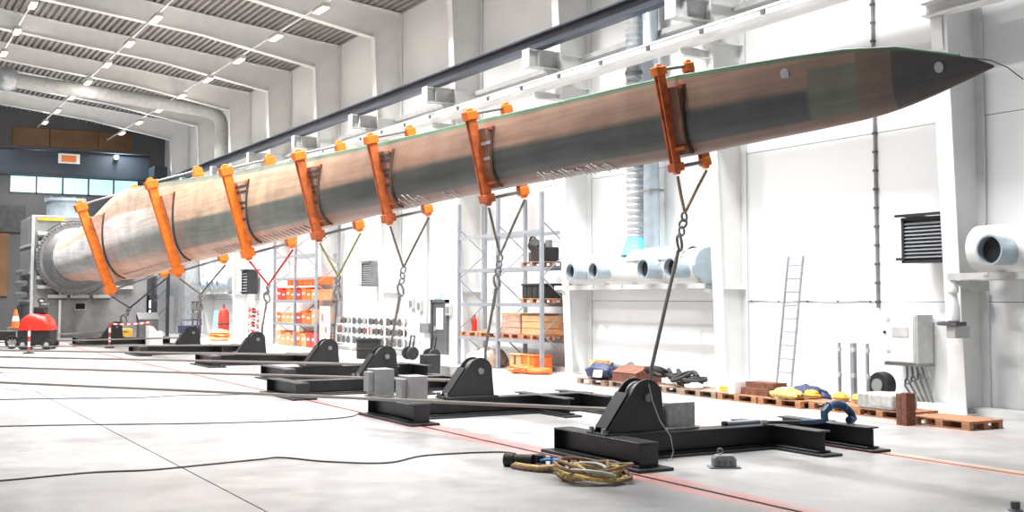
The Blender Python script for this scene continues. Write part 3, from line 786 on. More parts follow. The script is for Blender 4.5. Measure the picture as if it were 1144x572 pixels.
# ================================================================ HEATERS
def heater(label, y0, y1, z0, z1, x0, mat, ns):
    r = thing('wall_heater', label, 'heater', (17.7, (y0 + y1) / 2, z0), 0, 'louvred heaters on the wall')
    B = (17.7, (y0 + y1) / 2, z0)
    hb = lambda mb, name, mt, **k: mb_build(mb, name, mt, r, B, **k)
    hb(MB().bx(x0 + .07, 17.85, y0, y1, z0, z1), 'casing', mat, bevel=.015)
    hb(MB().bx(x0, x0 + .08, y0, y0 + .06, z0, z1).bx(x0, x0 + .08, y1 - .06, y1, z0, z1).bx(x0, x0 + .08, y0, y1, z0, z0 + .05).bx(x0, x0 + .08, y0, y1, z1 - .05, z1), 'front_frame', mat)
    for i in range(ns):
        z = z0 + .08 + (z1 - z0 - .16) * (i + .5) / ns
        hb(MB().box((x0 + .04, (y0 + y1) / 2, z), (.07, y1 - y0 - .1, .014), Matrix.Rotation(math.radians(-35), 3, 'Y')), 'louvre', 'rack_grey')
    hb(MB().bar((x0 - .02, y0 - .02, z1 + .04), (x0 - .02, y1 + .12, z1 + .04), .05, .05), 'support_bar', mat)
    for yy in (y0 + .05, y1 - .1): hb(MB().bx(x0, 18, yy, yy + .05, z1 + .01, z1 + .06), 'bracket', mat)
    hb(MB().cyl((x0 - .05, y1 + .1, z0 + .08), (x0 + .1, y1 - .05, z0 + .08), .03, n=8), 'valve', mat)
    return r
heater('dark louvred wall heater on brackets above the white cabinet', 14.62, 15.62, 2.76, 3.62, 17.3, 'black_steel', 10)
heater('grey louvred wall heater above the small-parts rack', 42.1, 43.1, 2.55, 3.5, 17.4, 'grey_steel', 9)
heater('grey louvred wall heater above the coiled hoses', 58.2, 59.2, 2.3, 3.5, 17.3, 'black_steel', 7)

# ================================================================ LADDER
ld = thing('ladder', 'slim aluminium ladder leaning against the white wall', 'ladder', (17.55, 19.15, 0))
LB = (17.55, 19.15, 0)
a0, a1 = V((17.5, 19.38, 0)), V((17.5, 18.92, 0)); b0, b1 = V((17.96, 19.42, 3.02)), V((17.96, 18.96, 3.02))
for a, b_ in ((a0, b0), (a1, b1)):
    q = mb_build(MB().bar(a, b_, .05, .03, up=(0, 1, 0)), 'rail', 'rack_grey', ld, LB)
    MB().bar(a, a + (b_ - a) * .02, .06, .05, up=(0, 1, 0)).build('foot', 'black_rubber', q)
for i in range(10):
    t = (i + .7) / 10.4
    mb_build(MB().cyl(a0.lerp(b0, t), a1.lerp(b1, t), .017, n=8), 'rung', 'rack_grey', ld, LB)

# ================================================================ CABINET, HOSE REEL, POST STAND
cb = thing('control_cabinet', 'white control cabinet on the wall below the louvred heater', 'cabinet', (17.75, 15.9, .86))
MB().bx(-.25, .2, -.38, .38, 0, .92).build('body', 'white_paint', cb, bevel=.015)
dr = MB().bx(-.275, -.25, -.36, .36, .02, .90).build('door', 'white_paint', cb, bevel=.006)
MB().bx(-.285, -.274, -.25, .15, .50, .68).build('nameplate', 'light_grey', dr)
MB().cyl((-.30, .33, .58), (-.27, .33, .58), .03, n=12).build('knob', 'black_rubber', dr)
for z in (.2, .8): MB().bx(-.285, -.27, .2, .3, z, z + .06).build('vent', 'light_grey', dr)
MB().bx(-.24, .2, -.43, .40, -.06, 0).build('shelf', 'grey_steel', cb)
MB().bx(-.22, .2, -.42, -.38, 0, .92).build('side_panel', 'light_grey', cb)
hr = thing('hose_reel', 'black hose reel with white hub under the white cabinet', 'hose reel', (17.55, 16.4, .16))
MB().lathe((-.12, 0, .24), (1, 0, 0), [(.12, 0), (.24, 0), (.26, .05), (.26, .2), (.24, .25), (.12, .25)], 28).build('hose', 'black_rubber', hr)
MB().cyl((-.15, 0, .24), (.16, 0, .24), .13, n=24).build('hub', 'aluminium', hr)
MB().bx(-.12, .14, -.06, .06, -.16, .2).build('stand', 'grey_steel', hr)
vp = thing('pipe_bundle', 'tangle of grey pipes and valves below the white cabinet', 'pipes', (17.75, 15.7, .3))
for i in range(5):
    q = MB().tube([(0, .25 - .12 * i, .5), (-.05, .2 - .14 * i, .3), (-.1 + .03 * i, .22 - .1 * i, .12 + .04 * i), (.1, .1 - .1 * i, -.25)], .022, 7).build('pipe', 'grey_steel', vp)
for i in range(3): MB().ring((-.12, .15 - .15 * i, .2 + .06 * i), (1, 0, 0), .05, .012, 12, 6).build('valve_wheel', 'stand_dark', vp)
ps = thing('post_stand', 'stand of three slim grey steel posts before the white wall', 'stand', (17.05, 16.65, 0))
for y, w in ((.38, .05), (0, .09), (-.36, .05)):
    MB().bx(-w / 2, w / 2, y - w / 2, y + w / 2, .05, 1.22).build('post', 'rack_grey', ps)
    for z in (.55, 1.05): MB().bx(-.09, -.03, y - .1, y - .02, z, z + .08).build('hook', 'light_grey', ps)
MB().bx(-.04, .04, -.45, .45, 0, .05).build('base_bar', 'rack_grey', ps)
for y in (.38, -.36): MB().bx(-.35, .35, y - .03, y + .03, 0, .045).build('foot', 'rack_grey', ps)
cv = thing('valve_assembly', 'white pipe with dark valve hanging from the column beside the one-outlet duct', 'valve', (16.98, 14.18, 1.55))
MB().lathe((0, 0, .12), (0, 0, 1), [(.08, 0), (.11, .03), (.11, .30), (.09, .34), (.07, .5), (.10, .54), (.10, .62), (.06, .7), (.06, .85)], 16).build('pipe', 'white_paint', cv)
MB().bx(-.14, .14, -.16, .16, .06, .13).build('valve_flange', 'stand_dark', cv)
MB().bx(-.08, .3, -.1, .1, -.16, .06).build('valve_box', 'light_grey', cv, bevel=.01)
MB().cyl((-.02, .18, .1), (-.02, .32, .1), .04, n=10).build('valve_handle', 'stand_dark', cv)

# ================================================================ PALLETS
PM = dict(board=MB().bx(-.0725, .0725, -.6, .6, 0, .022), skid=MB().bx(-.05, .05, -.6, .6, 0, .022), block=MB().bx(-.05, .05, -.0725, .0725, 0, .078), cross=MB().bx(-.4, .4, -.0725, .0725, 0, .022))
PMESH = {}
def pallet(label, x, y, z=0, rz=0, wood='wood_pallet', group='wooden pallets by the white wall'):
    r = thing('wooden_pallet', label, 'pallet', (x, y, z), rz, group)
    for k in PM:
        if (k, wood) not in PMESH: PMESH[k, wood] = PM[k].mesh(k, wood, 0)
    for dx in (-.325, -.16, 0, .16, .325): link('deck_board', PMESH['board', wood], r, (dx, 0, .122))
    for dy in (-.52, 0, .52): link('cross_board', PMESH['cross', wood], r, (0, dy, .100))
    for dx in (-.35, 0, .35):
        link('skid', PMESH['skid', wood], r, (dx, 0, 0))
        for dy in (-.52, 0, .52): link('block', PMESH['block', wood], r, (dx, dy, .022))
    return r
pallet('greyish wooden pallet carrying the blue bag near the tall rack', 15.95, 23.75, wood='wood_grey')
pallet('greyish wooden pallet carrying the low brown crate', 16.0, 22.45, wood='wood_grey')
pallet('worn wooden pallet heaped with black hoses', 16.1, 21.0, wood='wood_grey')
pallet('empty worn wooden pallet beside the black hoses', 16.05, 19.75, wood='wood_grey')
pallet('wooden pallet carrying the white carton', 16.05, 18.5)
pallet('wooden pallet carrying the yellow bag', 16.05, 17.25)
pallet('bare orange-brown pallet in front of the ladder', 16.2, 16.0)
pallet('wooden pallet under the wrapped grey block', 16.1, 14.75)
pallet('bare orange-brown pallet standing past the brown timber post', 15.8, 13.2)

# goods on the pallets
PZ = .145
g = thing('carton_stack', 'open tan cardboard cartons behind the blue bag', 'carton', (16.15, 23.9, PZ))
MB().bx(-.2, .2, -.3, .4, 0, .28).build('carton', 'carton', g, bevel=.01)
for s in (-1, 1): MB().box((0, .05 + s * .45, .34), (.38, .22, .01), Matrix.Rotation(s * .7, 3, 'X')).build('flap', 'carton', g)
MB().bx(-.18, .18, -.25, .3, .28, .44).build('upper_carton', 'carton', g, bevel=.01)
g = thing('blue_bag', 'dark blue bag with white label slumped on a pallet', 'bag', (15.72, 23.6, PZ))
MB().blob((0, 0, .15), (.20, .55, .22), 4, .35, 20, 14).build('sack', 'blue_tarp', g, smooth=80)
MB().box((-.20, -.22, .15), (.02, .36, .17), Matrix.Rotation(.2, 3, 'Y')).build('label_patch', 'poster_white', g)
g = thing('grey_roll', 'blue-grey rolled sheet lying beside the cartons', 'roll', (16.15, 23.28, PZ))
MB().cyl((0, -.35, .28), (0, .3, .36), .16, n=18).build('roll', 'duct_blue_grey', g)
MB().bx(-.12, .12, -.3, .25, 0, .2).build('cradle', 'dark_brown', g)
g = thing('brown_crate', 'low brown wooden crate with a dark lid on a pallet', 'crate', (16.0, 22.45, PZ))
for s in (-1, 1):
    MB().bx(-.35, .35, s * .48 - .012, s * .48 + .012, 0, .22).build('end_board', 'wood_brown', g); MB().bx(s * .35 - .012, s * .35 + .012, -.48, .48, 0, .22).build('side_board', 'wood_brown', g)
MB().prism([(-.38, -.5, .22), (.38, -.5, .22), (.0, -.5, .38)], (0, 1.0, 0)).build('lid', 'wood_brown', g)
g = thing('hose_heap', 'heap of black corrugated hoses and fittings on a pallet', 'hoses', (16.1, 20.95, PZ + .03))
random.seed(11)
for i in range(9):
    c0 = V((random.uniform(-.25, .25), random.uniform(-.75, .65), .1 + .05 * (i % 4)))
    MB().ring(c0, (random.uniform(-.5, .5), random.uniform(-.3, .3), 1), random.uniform(.14, .26), .045, 18, 7).build('hose_coil', 'black_rubber', g)
for i in range(5):
    q = V((random.uniform(-.2, .2), -.7 + i * .3, .2)); MB().cyl(q, q + V((.1, .22, .08)), .05, n=10).build('fitting', 'black_rubber', g)
g = thing('paper_sack', 'small cream sack beside the black hoses', 'sack', (15.8, 20.05, PZ)); MB().blob((0, 0, .05), (.13, .3, .09), 6, .3).build('sack', 'poster_white', g, smooth=80)
MB().box((0, .25, .07), (.12, .03, .03)).build('tie', 'carton', g)
g = thing('white_carton', 'white carton with a yellow label on a pallet', 'carton', (15.95, 18.82, PZ))
MB().bx(-.3, .3, -.27, .3, 0, .26).build('box', 'poster_white', g, bevel=.01)
MB().bx(-.31, -.3, -.05, .2, .02, .14).build('label_patch', 'yellow_paint', g); MB().bx(-.02, .02, -.272, .302, .26, .264).build('tape', 'carton', g)
g = thing('brown_box_stack', 'red-brown timber lengths stacked beside the white carton', 'timber', (16.1, 18.17, PZ))
for i in range(4): MB().bx(-.3 + .13 * i, -.19 + .13 * i, -.45, .35, 0, .14).build('timber', 'wood_brown', g)
for i in range(3): MB().bx(-.22 + .13 * i, -.11 + .13 * i, -.5, .3, .14, .26).build('timber', 'wood_brown', g)
g = thing('yellow_bag', 'yellow and brown crumpled bag on a pallet', 'bag', (15.85, 17.2, PZ)); MB().blob((0, 0, .07), (.22, .42, .13), 9, .4, 18, 12).build('sack', 'rope_yellow', g, smooth=80); MB().blob((.1, .1, .14), (.12, .2, .08), 3, .4).build('cloth', 'light_grey', g, smooth=80)
g = thing('blue_cloth', 'blue crumpled cloth at the ladder foot', 'cloth', (16.9, 17.75, 0)); MB().blob((0, 0, .12), (.25, .5, .2), 5, .5, 18, 12).build('cloth', 'blue_tarp', g, smooth=80); MB().blob((.05, -.3, .1), (.15, .25, .15), 8, .4).build('fold', 'blue_tarp', g, smooth=80)
for i, (y, n_) in enumerate(((16.95, 'beside the ladder'), (16.3, 'between the ladder and the posts'), (15.8, 'in front of the steel posts'))):
    g = thing('yellow_hose_coil', 'yellow coiled strap lying on a pallet ' + n_, 'strap', (16.35 if i else 16.25, y, PZ))
    MB().ring((0, 0, .062), (.1, 0, 1), .13, .04, 18, 7).build('coil', 'yellow_paint', g); MB().blob((.03, .06, .1), (.1, .16, .07), i, .4).build('bundle', 'yellow_paint', g, smooth=80)
g = thing('wrapped_block', 'grey block wrapped in clear plastic on a pallet', 'block', (16.0, 14.85, PZ))
MB().bx(-.3, .3, -.42, .42, 0, .27).build('block', 'concrete_block', g, bevel=.03)
MB().bx(-.31, .31, -.43, .15, .03, .278).build('wrap', 'dull_wrap', g, bevel=.04)
g = thing('timber_post', 'short dark red-brown timber block standing upright', 'timber', (15.2, 13.7, 0))
for i, (dx, dy) in enumerate(((-.055, -.055), (.055, -.055), (-.055, .055), (.055, .055))): MB().bx(dx - .054, dx + .054, dy - .054, dy + .054, 0, .54 - .01 * i).build('beam', 'wood_brown', g, bevel=.008)

# ================================================================ TALL PALLET RACK
def rack(label, yf, xf, depth, h, levels, mat='rack_grey'):
    r = thing('pallet_rack', label, 'rack', (xf, yf[0], 0))
    B = (xf, yf[0], 0)
    rb = lambda mb, name, **k: mb_build(mb, name, mat, r, B, **k)
    for y in yf:
        for x in (xf, xf + depth): 
            rb(MB().bx(x - .05, x + .05, y - .05, y + .05, 0, h), 'upright')
            rb(MB().bx(x - .09, x + .09, y - .09, y + .09, 0, .012), 'foot_plate')
        z = .3; k = 0
        while z + .8 < h:
            rb(MB().bar((xf, y, z if k % 2 else z + .8), (xf + depth, y, z + .8 if k % 2 else z), .03, .03), 'diagonal_brace'); z += .8; k += 1
    for a, b_ in zip(yf[:-1], yf[1:]):
        for z in levels:
            for x in (xf, xf + depth): rb(MB().bx(x - .025, x + .025, a, b_, z - .10, z), 'shelf_beam')
    return r
rack('tall grey pallet rack with crates and a black machine beside the four-outlet duct', (28.13, 30.7, 33.3), 16.8, .95, 5.1, (.9, 1.95, 3.0, 4.05))
pallet('wooden pallet on the rack under the black machine', 17.25, 28.82, 3.0, 0, 'wood_grey', 'pallets on the tall rack')
pallet('wooden pallet on the rack under the black crate', 17.25, 28.82, 1.95, 0, 'wood_pallet', 'pallets on the tall rack')
pallet('wooden pallet on the rack under the brown crate with a dark stripe', 17.25, 28.82, .9, 0, 'wood_pallet', 'pallets on the tall rack')
pallet('wooden pallet on the rack under the pale brown crate', 17.25, 30.03, .9, 0, 'wood_pallet', 'pallets on the tall rack')
pallet('empty wooden pallet on the lowest shelf beam of the tall rack', 17.2, 32.63, .9, 0, 'wood_pallet', 'pallets on the tall rack')
pallet('wooden pallet on the rack shelf under the white cartons', 17.2, 31.35, .9, 0, 'wood_pallet', 'pallets on the tall rack')
g = thing('black_machine', 'black engine-like machine on the upper shelf of the tall rack', 'machine', (17.25, 28.82, 3.145))
MB().bx(-.3, .3, -.42, .2, 0, .42).build('body', 'black_steel', g, bevel=.04)
MB().cyl((-.1, -.1, .35), (-.1, .35, .5), .2, n=18).build('motor', 'black_rubber', g)
MB().ring((-.1, .4, .62), (1, .3, 0), .12, .035, 16, 8).build('handwheel', 'black_steel', g)
MB().cyl((.05, -.25, .42), (.05, -.25, .62), .1, n=14).build('cap', 'grey_steel', g)
MB().bx(-.2, .1, .25, .5, 0, .3).build('gearbox', 'stand_dark', g, bevel=.03)
g = thing('black_crate', 'black plastic crate with lid on the middle shelf of the tall rack', 'crate', (17.25, 28.82, 2.095))
MB().bx(-.38, .38, -.56, .56, 0, .36).build('tub', 'black_rubber', g, bevel=.03); MB().bx(-.40, .40, -.58, .58, .36, .42).build('lid', 'black_rubber', g, bevel=.015)
for y in (-.3, 0, .3): MB().bx(-.395, -.38, y - .03, y + .03, .02, .35).build('rib', 'black_steel', g)
for nm, y, lab, lid in (('wooden_crate', 28.82, 'brown wooden crate with dark lid on the rack', 'dark_brown'), ('wooden_crate', 30.03, 'pale brown wooden crate on the rack shelf', 'carton')):
    g = thing(nm, lab, 'crate', (17.25, y, 1.045))
    for s in (-1, 1):
        for k in range(3):
            MB().bx(s * .37 - .012, s * .37 + .012, -.54, .54, .01 + .185 * k, .18 + .185 * k).build('side_board', 'carton' if lid == 'dark_brown' else 'pale_plywood', g)
            MB().bx(-.37, .37, s * .54 - .012, s * .54 + .012, .01 + .185 * k, .18 + .185 * k).build('end_board', 'carton' if lid == 'dark_brown' else 'pale_plywood', g)
    MB().bx(-.39, .39, -.56, .56, .56, .61).build('lid', lid, g)
g = thing('white_cartons', 'low white cartons on the lowest shelf beam of the tall rack', 'carton', (17.2, 31.4, 1.045))
MB().bx(-.3, .3, -.4, .1, 0, .14).build('carton', 'poster_white', g, bevel=.01); MB().bx(-.25, .2, .12, .45, 0, .1).build('carton', 'pale_plywood', g, bevel=.01)
g = thing('white_sacks', 'white slumped sacks under the tall rack', 'sacks', (17.1, 31.95, 0))
for i, (x, y, z, a) in enumerate(((0, 0, .22, .5), (-.1, -.7, .2, .4), (.1, .7, .18, .4))): MB().blob((x, y, z), (.35, a, .34), i + 20, .35, 16, 12).build('sack', 'poster_white' if i != 1 else 'wood_grey', g, smooth=80)
g = thing('red_extinguisher', 'red fire extinguisher on the wall beside the tall rack', 'extinguisher', (17.7, 33.95, .95))
MB().lathe((0, 0, 0), (0, 0, 1), [(.08, 0), (.09, .02), (.09, .42), (.05, .5), (.03, .55)], 16).build('bottle', 'red_paint', g); MB().bx(-.08, .03, -.02, .02, .55, .6).build('handle', 'black_rubber', g); MB().tube([(0, .03, .55), (-.05, .12, .45), (-.02, .1, .1)], .012, 6).build('hose', 'black_rubber', g)
for i, (y, mt, lab) in enumerate(((28.62, 'orange_plastic', 'orange tub with straps under the tall rack'), (29.4, 'carton', 'brown carton with strap under the tall rack'), (27.75, 'orange_plastic', 'flat orange hose reel on the floor by the tall rack'))):
    g = thing('storage_tub' if i != 1 else 'floor_carton', lab, 'tub' if i != 1 else 'carton', (16.95 if i < 2 else 16.5, y, 0))
    if i == 2:
        MB().ring((0, 0, .09), (0, 0, 1), .28, .08, 22, 8).build('hose', mt, g); MB().cyl((0, 0, 0), (0, 0, .14), .14, n=16).build('hub', 'yellow_paint', g)
    else:
        MB().bx(-.3, .3, -.32, .32, 0, .45).build('tub', mt, g, bevel=.02); MB().bx(-.31, .31, -.05, .05, 0, .455).build('strap', 'yellow_paint' if i == 0 else 'dark_brown', g); MB().bx(-.32, .32, -.34, .34, .45, .49).build('lid', mt, g, bevel=.01)
g = thing('orange_sling_pile', 'pile of orange lifting slings on the floor before the tall rack', 'slings', (16.25, 28.5, 0))
for i in range(5): MB().ring((random.uniform(-.1, .1), random.uniform(-.4, .4), .05 + .03 * i), (random.uniform(-.3, .3), random.uniform(-.2, .2), 1), .2, .035, 16, 6, 1.5).build('sling', 'orange_plastic', g)

# ================================================================ CRATE RACK
rack('grey pallet rack filled with orange and red crates', (46.6, 49.3, 52.2), 16.8, 1.0, 5.2, (1.0, 2.0, 3.0, 4.0))
crm = {}
random.seed(5)
for lv, z in enumerate((0.0, 1.0, 2.0)):
    ln = ('on the floor under the crate rack', 'on the first shelf of the crate rack', 'on the second shelf of the crate rack')[lv]
    for k in range(8):
        y = 46.99 + k * .645 + (.12 if k > 3 else 0)
        mt = random.choice(['peach_plastic', 'orange_plastic', 'red_plastic', 'peach_plastic'])
        h = random.choice([.45, .55, .62])
        if (mt, h) not in crm:
            tub = MB().prism([(-.33, -.29, 0), (.33, -.29, 0), (.36, -.29, h), (-.36, -.29, h)], (0, .58, 0))
            crm[mt, h] = (tub.mesh('tub', mt), MB().bx(-.38, .38, -.31, .31, h - .05, h).mesh('rim', mt), MB().bx(-.385, -.33, -.1, .1, h * .45, h * .62).mesh('label_patch', 'poster_white'))
        cn_ = {'peach_plastic': 'peach', 'orange_plastic': 'orange', 'red_plastic': 'red'}[mt]
        g = thing('storage_crate', '%s crate %s, %s from the notice board' % (cn_, ln.replace('the crate rack', 'the rack'), ORD[k]), 'crate', (17.2, y, z + .012), 0, cn_ + ' crates ' + ln)
        for nm, me_ in zip(('tub', 'rim', 'label_patch'), crm[mt, h]): link(nm, me_, g)
for k in range(3):
    g = thing('long_carton', 'long orange carton on the rack crates, %s from the notice board' % ORD[k], 'carton', (17.25, (47.3, 48.58, 50.05)[k], 2.66), 0, 'red cartons on crates')
    MB().bx(-.35, .35, -.6, .6, 0, .35).build('box', 'orange_plastic', g, bevel=.02); MB().bx(-.355, .355, -.05, .05, .0, .352).build('tape', 'red_plastic', g)
# poster stand beside the racks
g = thing('poster_board', 'white notice board with coloured posters beside the crate rack', 'notice board', (16.9, 45.8, 0))
MB().bx(-.03, .03, -.55, .55, .35, 1.75).build('board', 'poster_white', g, bevel=.01)
for y in (-.5, .5): MB().bx(-.03, .03, y - .03, y + .03, 0, .4).bx(-.25, .25, y - .03, y + .03, 0, .04).build('leg', 'light_grey', g)
for y, z, a, b_, mt in ((.2, 1.3, .25, .3, 'poster_pink'), (-.25, 1.3, .3, .35, 'poster_white'), (-.2, .8, .25, .25, 'poster_pink'), (.25, .75, .22, .35, 'poster_green'), (.1, 1.6, .3, .1, 'poster_green')):
    MB().bx(-.04, -.03, y - a / 2, y + a / 2, z - b_ / 2, z + b_ / 2).build('poster', mt, g)

# small-parts rack with reels
sr = thing('wire_rack', 'white wire rack holding rows of small cable reels', 'rack', (17.5, 42, 0))
for y in (-3.4, -1.7, 0, 1.7, 3.4):
    for x in (-.25, .3): MB().bx(x - .02, x + .02, y - .02, y + .02, 0, 1.5).build('post', 'white_paint', sr)
for z in (.30, .68, 1.06):
    for x in (-.25, .3): MB().bx(x - .02, x + .02, -3.4, 3.4, z - .03, z).build('shelf_rail', 'white_paint', sr)
    for i in range(18): MB().bx(-.25, .3, -3.3 + i * .388, -3.28 + i * .388, z - .015, z).build('shelf_wire', 'white_paint', sr)
rl = (MB().lathe((0, 0, 0), (0, 1, 0), [(.05, 0), (.135, 0), (.135, .02), (.09, .03), (.09, .15), (.135, .16), (.135, .18), (.05, .18)], 18))
rmesh = {}
for r_, z in enumerate((.30, .68, 1.06)):
    for k in range(12):
        mt = random.choice(['grey_steel', 'light_grey', 'dark_brown', 'stand_dark', 'galvanised', 'red_plastic' if r_ == 1 else 'light_grey'])
        if mt not in rmesh: rmesh[mt] = (MB().lathe((0, 0, 0), (-1, 0, 0), [(.04, 0), (.10, 0), (.10, .2), (.04, .2)], 16).mesh('winding', mt), MB().lathe((0, 0, 0), (-1, 0, 0), [(.04, -.02), (.14, -.02), (.14, .0), (.04, 0)], 18, True).mesh('flange', 'stand_dark' if mt != 'stand_dark' else 'mid_grey'))
        nm = {'grey_steel': 'grey', 'light_grey': 'pale grey', 'dark_brown': 'brown', 'stand_dark': 'black', 'galvanised': 'silver', 'red_plastic': 'red'}[mt]
        row = ('bottom', 'middle', 'top')[r_]
        g = thing('cable_reel', f'small {nm} cable reel on the {row} wire shelf, {ORD[k]} from the black door', 'reel', (17.45, 38.95 + (k // 3) * 1.7 + (k % 3) * .5, z + .142), 0, f'{nm} reels on the {row} shelf')
        link('winding', rmesh[mt][0], g); link('flange', rmesh[mt][1], g); link('flange', rmesh[mt][1], g, (-.22, 0, 0))
g = thing('black_drum', 'black open drum standing before the white wire rack', 'drum', (15.6, 37.9, 0))
MB().lathe((0, 0, 0), (0, 0, 1), [(.40, 0), (.42, .03), (.42, .3), (.44, .31), (.44, .35), (.42, .36), (.42, .62), (.45, .63), (.45, .68), (.38, .68), (.38, .1)], 28).build('shell', 'black_rubber', g)
MB().cyl((0, 0, .5), (0, 0, .6), .38, n=24).build('contents', 'light_grey', g)
for i, y in enumerate((36.6, 34.9)):
    g = thing('black_hand_truck', ('black two-wheeled trolley beside the black door', 'black two-wheeled trolley beside the tall pallet rack')[i], 'trolley', (16.6, y, 0))
    for s in (-1, 1): MB().lathe((0, s * .22, .22), (0, 1, 0), [(.06, -.05), (.2, -.05), (.22, -.02), (.22, .02), (.2, .05), (.06, .05)], 20).build('wheel', 'black_rubber', g)
    MB().bar((0, -.25, .22), (0, .25, .22), .05, .05).bar((0, -.15, .2), (.1, -.15, .8), .04, .04).bar((0, .15, .2), (.1, .15, .8), .04, .04).bar((.1, -.15, .8), (.1, .15, .8), .04, .04).build('frame', 'black_steel', g)
for i, (y, z, lab) in enumerate(((39.4, 1.7, 'small grey switch box on the wall above the wire rack'), (38.7, 1.62, 'small grey socket box on the wall between pipe and wire rack'), (36.3, 1.5, 'small grey call box beside the black door'))):
    g = thing('switch_box', lab, 'switch box', (17.95, y, z))
    MB().bx(-.08, .04, -.18, .18, 0, .4).build('case', 'light_grey', g, bevel=.01); MB().bx(-.1, -.08, -.1, .1, .08, .3).build('cover', 'grey_steel', g)
g = thing('exit_sign', 'small light blue sign above the black door', 'sign', (17.97, 37.3, 2.06))
MB().bx(-.03, .03, -.25, .25, 0, .26).build('plate', 'light_blue', g); MB().bx(-.035, -.03, -.1, .15, .07, .2).build('arrow', 'poster_white', g)

# ================================================================ FAR CORNER
cab = thing('sheet_metal_cabin', 'tall pale corrugated sheet-metal cabin beside the test stand', 'cabin', (16.9, 70.5, 0))
m = MB(); prof = []
y = -3.2
while y < 3.2: prof += [(0, y), (0, y + .12), (-.07, y + .16), (-.07, y + .28)]; y += .32
vs = [(dx - .55, yy, z) for dx, yy in prof for z in (0, 4.2)]
m.add(vs, [(2 * i, 2 * i + 1, 2 * i + 3, 2 * i + 2) for i in range(len(prof) - 1)])
m.bx(-.54, 1.0, -3.2, 3.25, 0, 4.2)
m.build('cladding', 'galvanised', cab, smooth=0)
MB().bx(-.66, 1.05, -3.3, 3.3, 4.2, 4.3).build('roof', 'light_grey', cab)
MB().bx(-.64, -.6, -1.0, .1, 0, 2.2).build('door', 'light_grey', cab)
g = thing('black_control_rack', 'tall black equipment rack with white lights beside the test stand', 'equipment rack', (14.55, 67.5, 0))
MB().bx(-.25, .25, -.4, .4, 0, 2.3).build('casing', 'black_steel', g, bevel=.02)
for y, z in ((.1, 1.75), (-.15, 1.55), (.15, 1.2)): MB().bx(-.2, .0, -.42, -.40, z, z + .22).build('display', 'screen_glow', g)
MB().bx(-.2, .2, -.41, -.40, .2, 1.0).build('door', 'stand_dark', g)
g = thing('black_steel_column', 'black braced steel tower standing right of the test stand', 'steel tower', (14.4, 64.6, 0))
for x in (-.4, .4):
    MB().bx(x - .08, x + .08, -.08, .08, 0, 4.0).build('post', 'black_steel', g)
for z in (.8, 1.8, 2.8): MB().bar((-.4, 0, z), (.4, 0, z + .9), .07, .05).build('brace', 'stand_dark', g)
MB().bx(-.5, .5, -.12, .12, 3.9, 4.05).build('cap', 'black_steel', g)
g = thing('yellow_toolbox', 'yellow box on the floor before the test stand', 'box', (12.35, 63.5, 0)); MB().bx(-.35, .35, -.3, .3, 0, .5).build('box', 'yellow_paint', g, bevel=.03); MB().bx(-.1, .1, -.32, -.3, .3, .36).build('latch', 'stand_dark', g)
g = thing('dark_control_desk', 'dark low control desk before the test stand', 'desk', (13.2, 62.0, 0)); MB().bx(-.5, .5, -.3, .3, 0, 1.0).build('pedestal', 'stand_dark', g, bevel=.03); MB().prism([(-.52, -.32, 1.0), (-.52, .32, 1.0), (-.52, .32, 1.35)], (1.04, 0, 0)).build('console', 'black_steel', g)
g = thing('navy_cart', 'dark navy trolley with handle rail before the pale cabin', 'cart', (14.6, 58.9, 0))
MB().bx(-.5, .5, -.35, .35, .35, .75).build('tub', 'navy', g, bevel=.03)
MB().tube([(-.5, -.35, .75), (-.5, -.35, 1.0), (.5, -.35, 1.0), (.5, -.35, .75)], .03, 7).build('handle_rail', 'navy', g)
for x in (-.4, .4):
    for y in (-.3, .3): MB().cyl((x - .03, y, .13), (x + .03, y, .13), .13, n=14).build('wheel', 'black_rubber', g); MB().bx(x - .02, x + .02, y - .02, y + .02, .2, .36).build('caster', 'grey_steel', g)
g = thing('white_bin', 'white low cabinet at the end of the pulley frame before the navy cart', 'cabinet', (10.6, 48.5, 0)); MB().bx(-.28, .28, -.3, .3, 0, .75).build('body', 'white_paint', g, bevel=.03); MB().prism([(-.28, -.3, .75), (.05, -.3, .75), (-.1, -.3, .95), (-.28, -.3, 1.0)], (0, .6, 0)).build('hood', 'white_paint', g)
g = thing('fittings_stand', 'grey frame hung with metal fittings beside the pale cabin', 'frame', (16.2, 63.9, 0))
for y in (-.8, .8): MB().bx(-.04, .04, y - .04, y + .04, 0, 1.9).build('post', 'stand_dark', g)
for z in (1.9, 1.45, .95): MB().bx(-.05, .05, -1.0, 1.0, z - .04, z + .02).build('rail', 'stand_dark', g)
for i in range(10): MB().cyl((-.08, -.75 + i * .165, 1.0 + .45 * (i % 2)), (-.08, -.75 + i * .165, 1.32 + .45 * (i % 2)), .055, n=9).build('fitting', 'grey_steel', g)
g = thing('blue_poster', 'pale blue panel leaning below the distant duct', 'panel', (17.0, 63.0, 0)); MB().box((0, 0, .8), (.05, .9, 1.3), Matrix.Rotation(.12, 3, 'Y')).build('panel', 'light_blue', g); MB().bx(-.15, .2, -.4, .4, 0, .12).build('foot', 'light_grey', g)
g = thing('red_cylinder', 'dark red gas cylinder standing below the distant duct', 'cylinder', (16.9, 61.0, 0))
MB().lathe((0, 0, 0), (0, 0, 1), [(.26, 0), (.28, .03), (.28, 1.3), (.2, 1.48), (.07, 1.55), (.07, 1.65)], 20).build('bottle', 'red_plastic', g); MB().cyl((0, 0, 1.65), (0, 0, 1.8), .05, n=10).build('valve', 'stand_dark', g)
MB().lathe((0, 0, .7), (0, 0, 1), [(.28, 0), (.30, 0), (.30, .08), (.28, .08)], 20, True).build('band', 'dark_brown', g)
g = thing('orange_raft_bag', 'orange folded inflatable lying below the distant duct', 'bag', (15.2, 55.6, 0))
